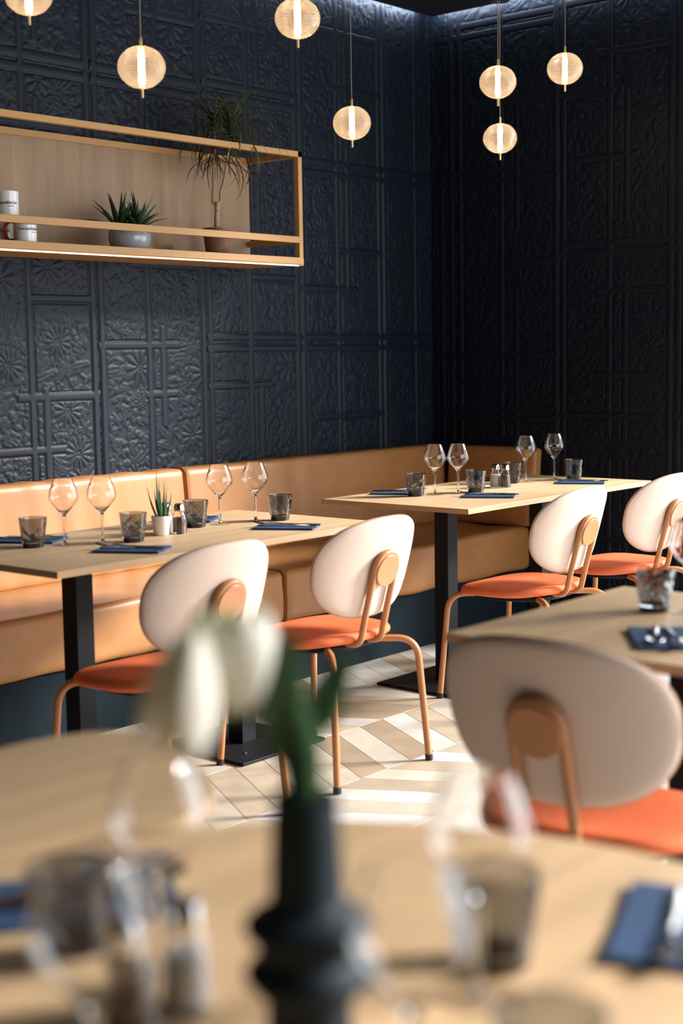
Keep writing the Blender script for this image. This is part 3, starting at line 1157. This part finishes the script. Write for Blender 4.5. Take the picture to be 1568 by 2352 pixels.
def make_shaker(kind):
    t = prop(empty('salt_shaker' if kind == 'salt' else 'pepper_shaker'), 'x', 'shaker')
    w = .0016
    out = [(.0215, .0), (.0222, .002), (.0222, .045), (.0205, .058), (.0165, .066), (.0150, .072)]
    inn = [(r - w, z) for r, z in out[1:]]

    def sq(k, a, z):                      # faceted body
        return .035 * (math.cos(6 * a)) * (1 if z < .06 else .2)
    obj('glass_body', lathe([(0, .0006)] + [(r, z + .0006) for r, z in out] + inn[::-1] + [(0, .006)], 36, sq), M['glass'], t)
    obj('contents', lathe([(0, .0062), (.0192, .0062), (.0196, .0075), (.0192, .046 if kind == 'salt' else .050), (.016, .053), (0, .0535)], 30), M['salt' if kind == 'salt' else 'pepper'], t)
    obj('cap', lathe([(0, .074), (.0160, .074), (.0178, .0745), (.0180, .078), (.0168, .088), (.0145, .0955), (.009, .098), (0, .0985)], 32), M['chrome'], t)
    return t


wine, tumbler, napkin, fork, knife, spoon = make_wine(), make_tumbler(), make_napkin(), make_fork(), make_knife(), make_spoon()
salt, pepper = make_shaker('salt'), make_shaker('pepper')
wu, tu, nu, fu, ku, su, sau, peu = [], [], [], [], [], [], [], []
NZ = TZ + .0082


def setting(nx, ny, ang, label_tail, second='knife', dirn=1):
    """napkin with cutlery; ang = direction of its long axis"""
    place(napkin, nu, (nx, ny, TZ), ang, 'folded blue napkin under cutlery ' + label_tail)
    ca, sa = math.cos(ang), math.sin(ang)

    def P(u, v):
        return (nx + ca * u - sa * v, ny + sa * u + ca * v, NZ)
    a2 = ang + (0 if dirn > 0 else math.pi)
    place(fork, fu, P(-.018 * dirn, .012), a2 + R(3), 'steel fork on the napkin ' + label_tail)
    if second == 'knife':
        place(knife, ku, P(.012 * dirn, -.018), a2 - R(2), 'steel knife on the napkin ' + label_tail)
    else:
        place(spoon, su, P(.0, -.022), a2 - R(6), 'steel spoon on the napkin ' + label_tail)


NA = math.atan2(-.173, .097)
C_, B_ = 'chair side', 'banquette side'


def tail(tb, side, end):
    return 'on the %s table, %s, %s' % (tb, side, end)


def tail2(tb, side, end):
    return 'of the %s table, %s, %s' % (tb, side, end)


for tb, end, nn, nf, w1, w2, t1, t2 in [
    ('aloe', AWAY, (-2.468, -.731), (-2.505, -.292), (-2.505, -.466), (-2.406, -.524), (-2.588, -.421), (-2.329, -.578)),
    ('aloe', TOW, (-1.808, -.737), (-1.845, -.300), (-1.865, -.484), (-1.726, -.516), (-1.958, -.465), (-1.658, -.566)),
    ('corner', AWAY, (-.620, -.715), (-.705, -.325), (-.672, -.490), (-.596, -.548), (-.751, -.453), (-.497, -.564)),
    ('corner', TOW, (.065, -.712), (-.010, -.318), (-.026, -.495), (.160, -.521), (-.086, -.465), (.190, -.603)),
]:
    setting(nn[0], nn[1], NA, tail2(tb, C_, end))
    setting(nf[0], nf[1], NA, tail2(tb, B_, end), dirn=-1)
    place(wine, wu, (w1[0], w1[1], TZ), 0, 'clear wine glass ' + tail(tb, B_, end))
    place(wine, wu, (w2[0], w2[1], TZ), .4, 'clear wine glass ' + tail(tb, C_, end))
    place(tumbler, tu, (t1[0], t1[1], TZ), .3, 'smoked hammered tumbler ' + tail(tb, B_, end))
    place(tumbler, tu, (t2[0], t2[1], TZ), 1.7, 'smoked hammered tumbler ' + tail(tb, C_, end))
place(salt, sau, (-2.118, -.497, TZ), 0, 'glass salt shaker with chrome cap beside the aloe pot')
place(pepper, peu, (-2.113, -.552, TZ), .3, 'glass pepper shaker with chrome cap beside the aloe pot')
place(salt, sau, (-.277, -.509, TZ), .1, 'glass salt shaker with chrome cap on the corner table')
place(pepper, peu, (-.273, -.555, TZ), .2, 'glass pepper shaker with chrome cap on the corner table')
# small square table
setting(-2.737, -2.603, math.atan2(-.119, -.167), 'of the small square table', 'spoon', dirn=-1)
place(tumbler, tu, (-2.470, -2.432, TZ), .9, 'smoked hammered tumbler on the small square table')
place(wine, wu, (-2.440, -2.500, TZ), .2, 'clear wine glass on the small square table')
# round table
setting(-3.990, -3.290, math.atan2(.072, .182), 'of the round table beside the smoked tumblers', dirn=1)
setting(-4.315, -2.765, math.atan2(-.098, .113) + .1, 'of the round table next to the free-form table', dirn=-1)
place(wine, wu, (-4.377, -2.963, TZ), 0, 'clear wine glass on the round table between shakers and free-form table')
place(wine, wu, (-4.586, -3.122, TZ), 0, 'clear wine glass on the round table in front of the shakers')
place(wine, wu, (-4.235, -3.216, TZ), 0, 'clear wine glass on the round table directly before a smoked tumbler')
place(wine, wu, (-4.446, -3.305, TZ), 0, 'clear wine glass on the round table close beside the dark vase')
place(tumbler, tu, (-4.405, -2.868, TZ), 0, 'smoked tumbler on the round table by the napkin near the free-form table')
place(tumbler, tu, (-4.170, -3.188, TZ), 0, 'smoked tumbler on the round table behind a wine glass')
place(tumbler, tu, (-4.380, -3.380, TZ), 0, 'smoked tumbler standing alone at the rim of the round table')
place(salt, sau, (-4.410, -3.029, TZ), 0, 'glass salt shaker with chrome cap on the round table')
place(pepper, peu, (-4.461, -3.014, TZ), 0, 'glass pepper shaker with chrome cap on the round table')

# ------------------------------------------------------------------ aloe in a white pot
al = prop(empty('potted_aloe', (-2.172, -.531, TZ)), 'small green aloe in a white pot between glasses and shakers', 'plant')
obj('pot', lathe([(0, .0008), (.0225, .0008), (.0235, .002), (.0300, .054), (.0312, .055), (.0312, .062), (.0295, .0625), (.0285, .056), (0, .054)], 36), M['white_pot'], al)
obj('soil', lathe([(0, .0545), (.0283, .0545), (.0283, .057), (.012, .0585), (0, .059)], 24), M['soil'], al)


def spike(base, tip, w, bend, seg=7, flat=.45):
    """tapered succulent leaf from base to tip, bulging by `bend`"""
    base, tip = Vector(base), Vector(tip)
    ax = tip - base
    side = ax.cross(Vector((0.3, 0.2, 1))).normalized() if abs(ax.normalized().z) < .99 else Vector((1, 0, 0))
    nrm = side.cross(ax).normalized()
    V, F = [], []
    S = 8
    for i in range(seg + 1):
        s = i / seg
        p = base + ax * s + Vector(bend) * math.sin(math.pi * s)
        ww = w * (1 - s ** 1.7) * (0.75 + .5 * math.sin(math.pi * min(1, s * 1.6)) * .6) + .0003
        for k in range(S):
            a = 2 * math.pi * k / S
            V.append(p + side * ww * math.cos(a) + nrm * ww * flat * math.sin(a))
    for i in range(seg):
        for k in range(S):
            j = (k + 1) % S
            F.append((i * S + k, i * S + j, (i + 1) * S + j, (i + 1) * S + k))
    F.append(tuple(range(S))[::-1])
    F.append(tuple(seg * S + k for k in range(S)))
    return V, F


_rv = Vector((math.sin(YAW), -math.cos(YAW), 0))      # along the row of glasses
_dv = Vector((math.cos(YAW), math.sin(YAW), 0))
for dx, dy, tx, ty, h, w in [(-.004, 0, -.012, .004, .168, .0075), (.006, .004, .012, .01, .125, .007), (-.012, -.004, -.042, 0, .115, .005),
                             (.012, -.006, .020, -.004, .105, .006), (-.006, .01, -.022, .02, .10, .006), (.003, -.010, .002, -.02, .095, .0065),
                             (.014, .004, .034, .008, .085, .005), (-.002, .004, -.004, .006, .13, .006)]:
    b = _rv * dx + _dv * dy + Vector((0, 0, .056))
    tp = _rv * tx + _dv * ty + Vector((0, 0, .056 + h * .92))
    obj('leaf', spike(b, tp, w, _rv * (tx * .1)), M['aloe'], al)

# ------------------------------------------------------------------ vase and tulips
VX, VY = -4.438, -3.199
va = prop(empty('tulip_vase', (VX, VY, TZ)), 'dark ink-blue ceramic vase with two flared rings on the round table', 'vase')


def flute(k, a, z):
    return .010 * math.cos(28 * a) if z > .15 else 0.0


vp = [(0, .001), (.030, .001), (.034, .004), (.0365, .015), (.036, .030), (.0335, .048), (.0328, .062), (.034, .070), (.040, .077), (.0465, .084), (.0495, .0895), (.0488, .0935), (.044, .0985),
      (.038, .1030), (.0365, .1065), (.0375, .1110), (.0425, .1170), (.0475, .1225), (.0495, .1275), (.0488, .1310), (.0445, .1355), (.036, .1405), (.0295, .146), (.0282, .152), (.0275, .175), (.0262, .205), (.0255, .226),
      (.0252, .2295), (.0240, .2300), (.0232, .2285), (.0230, .200), (.024, .150), (0, .148)]
obj('vase_body', lathe(vp, 112, flute), M['vase'], va)


def cup_flower(name, base, axis, size, label, sd):
    """tulip head: six cupped petals around axis"""
    t = prop(empty(name, base), label, 'flower', 'white tulips in the dark vase')
    ax = Vector(axis).normalized()
    q = Vector((0, 0, 1)).rotation_difference(ax).to_matrix().to_4x4()
    rg = random.Random(sd)
    for k in range(6):
        inner = k % 2
        a0 = k * math.pi / 3 + rg.uniform(-.1, .1)
        V, F = [], []
        nu_, nv_ = 9, 11
        for lay in (0, 1):
            for j in range(nv_ + 1):
                v = j / nv_
                wid = (.62 if not inner else .56) * math.sin(math.pi * min(1, .12 + .86 * v)) ** .6 * (1 if v < .8 else (1 - ((v - .8) / .2) ** 2 * .75))
                rr = size[0] * (math.sin(math.pi * (.10 + .60 * v)) ** .8) * (.96 if inner else 1.06) - lay * size[0] * .05
                for i in range(nu_ + 1):
                    u = (i / nu_ - .5) * 2
                    a = a0 + u * wid
                    z = size[1] * (v ** .92) + size[1] * .02 * math.cos(u * 3)
                    V.append(q @ Vector((rr * math.cos(a), rr * math.sin(a), z)))
        n = (nu_ + 1) * (nv_ + 1)

        def I(l, j, i):
            return l * n + j * (nu_ + 1) + i
        for j in range(nv_):
            for i in range(nu_):
                F.append((I(0, j, i), I(0, j, i + 1), I(0, j + 1, i + 1), I(0, j + 1, i)))
                F.append((I(1, j, i), I(1, j + 1, i), I(1, j + 1, i + 1), I(1, j, i + 1)))
        for j in range(nv_):
            for i in (0, nu_):
                F.append((I(0, j, i), I(0, j + 1, i), I(1, j + 1, i), I(1, j, i)))
        for i in range(nu_):
            for j in (0, nv_):
                F.append((I(0, j, i), I(0, j, i + 1), I(1, j, i + 1), I(1, j, i)))
        obj('petal', (V, F), M['petal'], t)
    core = lathe([(0, 0), (size[0] * .22, size[1] * .03), (size[0] * .25, size[1] * .2), (size[0] * .12, size[1] * .42), (0, size[1] * .46)], 14)
    obj('flower_heart', xf(core, q), M['petal_base'], t)
    return t


def cam_pt(px, py, depth):
    d = _fw + _r2 * ((px - 784) / FPX) - _u2 * ((py - 1176) / FPX)
    return CAM + d * depth


# flower heads: distance from the vase they stand in
VD = 1.10
f1b, f2b = cam_pt(440, 1455, VD - .03), cam_pt(562, 1630, VD + .03)
f1t, f2t = cam_pt(395, 1735, VD - .03), cam_pt(530, 1400, VD + .03)
mouth = Vector((VX, VY, TZ + .225))


def tulip(name, base, tip, rad, label, sd, ctrl, root):
    ax = tip - base
    t = cup_flower(name, base, ax, (rad, ax.length), label, sd)
    pts = [Vector(p) - base for p in ([root] + ctrl + [base + ax.normalized() * .004])]
    # smooth stem
    sm = []
    P_ = [pts[0]] + pts + [pts[-1]]
    for i in range(1, len(P_) - 2):
        for k in range(8):
            s = k / 8
            a, b, c, d = P_[i - 1], P_[i], P_[i + 1], P_[i + 2]
            sm.append(.5 * ((2 * b) + (c - a) * s + (2 * a - 5 * b + 4 * c - d) * s * s + (3 * b - a - 3 * c + d) * s ** 3))
    sm.append(pts[-1])
    obj('stem', tube(sm, .0042, 10), M['stem'], t)
    return t


def broad_leaf(pts, w, parent, origin, twist=Vector((1, 0, 0)), name='leaf'):
    pts = [Vector(p) - origin for p in pts]
    sm = []
    P_ = [pts[0]] + pts + [pts[-1]]
    for i in range(1, len(P_) - 2):
        for k in range(6):
            s = k / 6
            a, b, c, d = P_[i - 1], P_[i], P_[i + 1], P_[i + 2]
            sm.append(.5 * ((2 * b) + (c - a) * s + (2 * a - 5 * b + 4 * c - d) * s * s + (3 * b - a - 3 * c + d) * s ** 3))
    sm.append(pts[-1])
    V, F = [], []
    n = len(sm)
    for i, p in enumerate(sm):
        s = i / (n - 1)
        ww = w * (math.sin(math.pi * min(1, .10 + .9 * s)) ** .75) + .0004
        tg = (sm[min(i + 1, n - 1)] - sm[max(i - 1, 0)]).normalized()
        sd = (twist - tg * twist.dot(tg)).normalized()
        nn = tg.cross(sd)
        for u in (-1, -.5, 0, .5, 1):
            V.append(p + sd * ww * u + nn * (ww * .45 * u * u))
        for u in (1, .5, 0, -.5, -1):
            V.append(p + sd * ww * u + nn * (ww * .45 * u * u + .0009))
    for i in range(n - 1):
        for k in range(10):
            j = (k + 1) % 10
            F.append((i * 10 + k, i * 10 + j, (i + 1) * 10 + j, (i + 1) * 10 + k))
    F.append(tuple(range(10))[::-1])
    F.append(tuple((n - 1) * 10 + k for k in range(10)))
    return obj(name, (V, F), M['tleaf'], parent)


tu1 = tulip('tulip', f1b, f1t, .0285, 'drooping long white tulip hanging from the dark vase', 3,
            [cam_pt(676, 1700, VD + .03), cam_pt(625, 1520, VD + .075), cam_pt(540, 1425, VD + .06), cam_pt(465, 1425, VD + .01)], mouth + Vector((-.010, .006, -.05)))
tu2 = tulip('tulip', f2b, f2t, .0325, 'upright rounder white tulip in the dark vase', 5,
            [cam_pt(685, 1780, VD + .005), cam_pt(665, 1690, VD + .015), cam_pt(615, 1645, VD + .02)], mouth + Vector((.009, -.006, -.05)))
broad_leaf([mouth + Vector((.002, .0, -.02)), cam_pt(690, 1740, VD), cam_pt(655, 1600, VD), cam_pt(668, 1440, VD - .01)], .0165, tu2, f2b, _r2)
broad_leaf([cam_pt(665, 1690, VD + .015), cam_pt(720, 1640, VD + .02), cam_pt(760, 1560, VD + .03), cam_pt(800, 1490, VD + .04)], .0160, tu2, f2b, _r2 + _u2 * .5)
broad_leaf([cam_pt(672, 1760, VD + .005), cam_pt(640, 1680, VD + .01), cam_pt(625, 1560, VD + .02), cam_pt(640, 1470, VD + .03)], .0130, tu2, f2b, _r2)
broad_leaf([cam_pt(665, 1700, VD + .05), cam_pt(615, 1650, VD + .075), cam_pt(560, 1635, VD + .085), cam_pt(505, 1650, VD + .08)], .0085, tu1, f1b, _u2)

# ------------------------------------------------------------------ wall shelf
SX0, SX1, SY0, SY1, SZ0, SZ1 = -2.75, -.640, .222, YW - .012, 1.690, 2.166
BWS = .024
sh = prop(empty('display_shelf', (-1.7, .4, SZ0)), 'gold framed wall shelf with oak back panel and glowing strip', 'shelf')
SO = Vector((-1.7, .4, SZ0))


def srel(vf):
    return [v - SO for v in vf[0]], vf[1]


obj('back_panel', srel(box(SX0 + .01, SX1 - .004, SY1 - .016, SY1, SZ0 + .03, SZ1 - .002, .001)), M['panel_oak'], sh, smooth=False)
obj('shelf_board', srel(box(SX0, SX1, SY0 + .001, SY1 - .001, SZ0 + .004, SZ0 + .028, .0015)), M['brass_frame'], sh, smooth=False)
rails = [('top_rail', (SX0, SX1, SY0, SY0 + BWS, SZ1 - BWS, SZ1)), ('middle_rail', (SX0, SX1 - BWS, SY0, SY0 + BWS * .7, 1.785, 1.785 + .027)),
         ('bottom_rail', (SX0, SX1, SY0 - .002, SY0 + .004, SZ0 + .006, SZ0 + .034)),
         ('back_rail', (SX0, SX1, SY1 - BWS, SY1 - .017, SZ1 - .026, SZ1)),
         ('front_post', (SX1 - BWS, SX1, SY0, SY0 + BWS, SZ0, SZ1)),
         ('side_rail', (SX1 - BWS, SX1, SY0 + BWS, SY1 - .001, SZ1 - BWS, SZ1)),
         ('side_rail', (SX1 - BWS, SX1, SY0 + BWS, SY1 - .001, 1.785, 1.785 + .024)),
         ('front_post', (SX0, SX0 + BWS, SY0, SY0 + BWS, SZ0, SZ1)),
         ('side_rail', (SX0, SX0 + BWS, SY0 + BWS, SY1 - .001, SZ1 - BWS, SZ1)),
         ('side_rail', (SX0, SX0 + BWS, SY0 + BWS, SY1 - .001, 1.785, 1.785 + .024))]
for nme, b in rails:
    obj(nme, srel(box(*b, .0012, 1)), M['brass_frame'], sh, smooth=False)
obj('light_strip', srel(box(SX0 + .02, SX1 - .022, SY0 + .006, SY0 + .013, SZ0 - .0015, SZ0 + .003)), M['led'], sh, smooth=False)
STOP = SZ0 + .0285

# mugs


def make_mug(label, loc, rz, text_ang, handle=True):
    t = prop(empty('coffee_mug', loc, rz), label, 'mug', 'white printed mugs on the shelf')
    r, h = .0405, .094
    obj('mug_body', lathe([(0, .0006), (r - .004, .0006), (r - .001, .003), (r, .008), (r, h - .001), (r - .0015, h), (r - .003, h - .001), (r - .0035, .010), (0, .008)], 44), M['mug'], t)
    if handle:
        p = [Vector((r - .002, 0, .078)), Vector((r + .014, 0, .082)), Vector((r + .028, 0, .070)), Vector((r + .031, 0, .047)), Vector((r + .027, 0, .026)), Vector((r + .014, 0, .014)), Vector((r - .002, 0, .018))]
        hd = tube(fillet(p, .02, 4), .0058, 10)
        obj('handle', hd, M['mug_red'], t)
    cu_ = bpy.data.curves.new('print', 'FONT')
    cu_.body = 'Constellation'
    cu_.size = .0155
    cu_.align_x = 'CENTER'
    cu_.align_y = 'CENTER'
    cu_.resolution_u = 2
    cu_.offset = .00025
    tmp = bpy.data.objects.new('tmp', cu_)
    COL.objects.link(tmp)
    bpy.context.view_layer.update()
    me_ = bpy.data.meshes.new_from_object(tmp.evaluated_get(bpy.context.evaluated_depsgraph_get()))
    V = [v.co.copy() for v in me_.vertices]
    F = [tuple(p.vertices) for p in me_.polygons]
    bpy.data.objects.remove(tmp)

    def wrap(V, z):
        out = []
        for v in V:
            a = text_ang + v.x / r
            out.append(Vector(((r + .0006) * math.cos(a), (r + .0006) * math.sin(a), z + v.y)))
        return out
    obj('printed_name', (wrap(V, .052), F), M['ink'], t, smooth=False)
    Vb, Fb = [], []
    for i in range(9):
        x = .006 + .022 * i / 8
        for y in (-.0012, .0012):
            Vb.append(Vector((x, y, 0)))
    for i in range(8):
        Fb.append((2 * i, 2 * i + 2, 2 * i + 3, 2 * i + 1))
    obj('red_print_line', (wrap(Vb, .040), Fb), M['ink_red'], t, smooth=False)
    return t


to_cam = math.atan2(-_fw.y, -_fw.x)
make_mug('white printed mug standing upright on top of the other mugs', (-2.054, .362, STOP + .0950), 0, to_cam + .1, False)
make_mug('white printed mug on the board carrying the stacked mug', (-2.060, .400, STOP), to_cam + 2.9, -2.8, True)
make_mug('white printed mug with its red handle turned toward the stacked mugs', (-2.036, .289, STOP), R(130.7), R(255.7 - 130.7), True)

# succulent bowl
sp = prop(empty('potted_succulent', (-1.478, .372, STOP)), 'spiky dark succulents in a glossy grey bowl on the shelf', 'plant')
obj('pot', lathe([(0, .001), (.050, .001), (.060, .004), (.074, .022), (.0815, .045), (.0825, .062), (.079, .082), (.074, .094), (.071, .0975), (.068, .094), (.066, .086), (0, .084)], 48), M['grey_pot'], sp)
obj('soil', lathe([(0, .0845), (.066, .0845), (.066, .088), (.03, .091), (0, .092)], 28), M['soil'], sp)
rg = random.Random(21)
for cxo, n in ((-.036, 17), (.034, 20)):
    for k in range(n):
        a = k * 2.4 + rg.uniform(-.2, .2)
        el = .25 + 1.15 * (k / n) + rg.uniform(-.08, .08)
        L = rg.uniform(.10, .165)
        bx_ = _rv * cxo
        tp = bx_ + Vector((math.cos(a) * math.cos(el), math.sin(a) * math.cos(el), math.sin(el))) * L + Vector((0, 0, .09))
        b = bx_ + Vector((math.cos(a) * .010, math.sin(a) * .010, .090 + .010 * k / n))
        obj('leaf', spike(b, tp, .0105, Vector((0, 0, .009)), 6, .35), M['succulent'], sp)

# dracaena
dr = prop(empty('potted_dracaena', (-1.005, .372, STOP)), 'tall two-stemmed dracaena with drooping leaves in a brown pot', 'plant')
obj('pot', lathe([(0, .001), (.043, .001), (.045, .003), (.058, .108), (.0595, .110), (.0595, .118), (.057, .119), (.055, .112), (0, .110)], 40), M['clay_pot'], dr)
obj('soil', lathe([(0, .1105), (.055, .1105), (.055, .113), (0, .116)], 24), M['soil'], dr)


def smooth_path(pts, n=6):
    pts = [Vector(p) for p in pts]
    P_ = [pts[0]] + pts + [pts[-1]]
    sm = []
    for i in range(1, len(P_) - 2):
        for k in range(n):
            s = k / n
            a, b, c, d = P_[i - 1], P_[i], P_[i + 1], P_[i + 2]
            sm.append(.5 * ((2 * b) + (c - a) * s + (2 * a - 5 * b + 4 * c - d) * s * s + (3 * b - a - 3 * c + d) * s ** 3))
    sm.append(pts[-1])
    return sm


def rz(dx, dz, dd=0):
    return _rv * dx + _dv * dd + Vector((0, 0, dz))


trunk = smooth_path([rz(0, .112), rz(.001, .165), rz(.004, .205), rz(.006, .226)])
tk = obj('trunk', tube(trunk, [.0105] * (len(trunk) - 2) + [.0115, .0105], 12), M['bark'], dr)
s1 = smooth_path([rz(.004, .210), rz(-.012, .228), rz(-.009, .275), rz(-.007, .36), rz(.000, .46), rz(-.003, .545)])
s2 = smooth_path([rz(.006, .215), rz(.018, .232), rz(.020, .262), rz(.036, .32), rz(.050, .40), rz(.066, .47), rz(.070, .53)])
obj('branch', tube(s1, [.0066 - .0024 * i / len(s1) for i in range(len(s1))], 10), M['bark'], dr)
obj('branch', tube(s2, [.0062 - .0024 * i / len(s2) for i in range(len(s2))], 10), M['bark'], dr)


def grass_leaf(base, az, L, up0, droop, w, material):
    """thin arching dracaena leaf"""
    p = Vector(base)
    V, F = [], []
    n = 11
    el = up0
    h = Vector((math.cos(az), math.sin(az), 0))
    side = Vector((-math.sin(az), math.cos(az), 0))
    for i in range(n + 1):
        s = i / n
        ww = w * (1 - s ** 2.2) * (.6 + .8 * min(1, s * 5) * .5) + .0002
        nn = h * -math.sin(el) + Vector((0, 0, math.cos(el)))
        V.append(p - side * ww)
        V.append(p + nn * -ww * .35)
        V.append(p + side * ww)
        V.append(p + nn * (.0006 - ww * .35))
        d = h * math.cos(el) + Vector((0, 0, math.sin(el)))
        p = p + d * (L / n)
        el -= droop / n * (.5 + s * 1.2)
    for i in range(n):
        for k in range(4):
            j = (k + 1) % 4
            F.append((i * 4 + k, i * 4 + j, (i + 1) * 4 + j, (i + 1) * 4 + k))
    F.append((3, 2, 1, 0))
    F.append(tuple(n * 4 + k for k in range(4)))
    return V, F


rg = random.Random(8)
for top, cnt in ((s1, 54), (s2, 54)):
    for k in range(cnt):
        s = k / cnt
        b = top[int((len(top) - 1) * (.84 + .16 * s))]
        az = k * 2.39996 + rg.uniform(-.3, .3)
        hy = math.sin(az)
        L = rg.uniform(.22, .36) * (0.6 if hy > .35 else 1)
        obj('leaf', grass_leaf(b, az, L, -.2 + 1.45 * s + rg.uniform(-.2, .2), rg.uniform(1.8, 3.0), rg.uniform(.0042, .0058), None), M['drac'], dr)
for k in range(30):                                    # old hanging leaves half way up the first stem
    az = k * 2.39996 + .4
    b = s1[int(len(s1) * (.62 + .12 * (k / 22)))]
    L = rg.uniform(.20, .30) * (0.5 if math.sin(az) > .2 else 1)
    obj('leaf', grass_leaf(b, az, L, rg.uniform(-.3, .25), rg.uniform(1.2, 1.9), .0046, None), M['drac_dry'], dr)

# ------------------------------------------------------------------ pendant lamps


def make_pendant():
    t = prop(empty('pendant_lamp'), 'ribbed glass globe pendant lamp glowing warm on a thin cord', 'lamp', 'globe pendants over the banquette tables')
    r, hz = .0725, .0625
    prof = []
    n = 88
    for k in range(n + 1):
        a = math.pi * k / n
        rr = r * math.sin(a) ** .93 if 0 < k < n else 0
        z = -hz * math.cos(a)
        if z < 0:
            rr *= 1 - .05 * (z / hz) ** 2
        rib = .0009 * (1 if k % 4 < 2 else -1) if 6 < k < n - 6 else 0
        prof.append((max(rr + rib, .006), z))
    obj('globe', lathe(prof, 56), M['globe'], t)
    obj('light_rod', lathe([(0, -.051), (.006, -.050), (.0095, -.038), (.0095, .038), (.006, .050), (0, .051)], 16), M['bulb'], t)
    obj('top_stem', lathe([(0, .052), (.0046, .052), (.0046, .088), (.0040, .089), (0, .089)], 16), M['brass'], t)
    obj('bottom_pin', lathe([(0, -.090), (.0038, -.090), (.0042, -.088), (.0042, -.052), (0, -.052)], 16), M['brass'], t)
    return t


pend = make_pendant()
pu = []
PD = .145
for px, py, w in [(65, -15, 113), (325, 155, 110), (683, 43, 104), (808, 283, 88), (1143, 189, 85), (1297, 158, 82), (1148, 318, 78)]:
    c = cam_pt(px, py, PD * FPX / w)
    o = place(pend, pu, c, 0)
    cord = obj('cord', lathe([(0, .0885), (.0014, .0885), (.0014, HC - c.z - .002), (0, HC - c.z - .002)], 8), M['cord'], None)
    cord.parent = o
    can = obj('ceiling_cap', lathe([(0, HC - c.z - .022), (.040, HC - c.z - .022), (.042, HC - c.z - .020), (.042, HC - c.z), (0, HC - c.z)], 28), M['ceiling'], None)
    can.parent = o
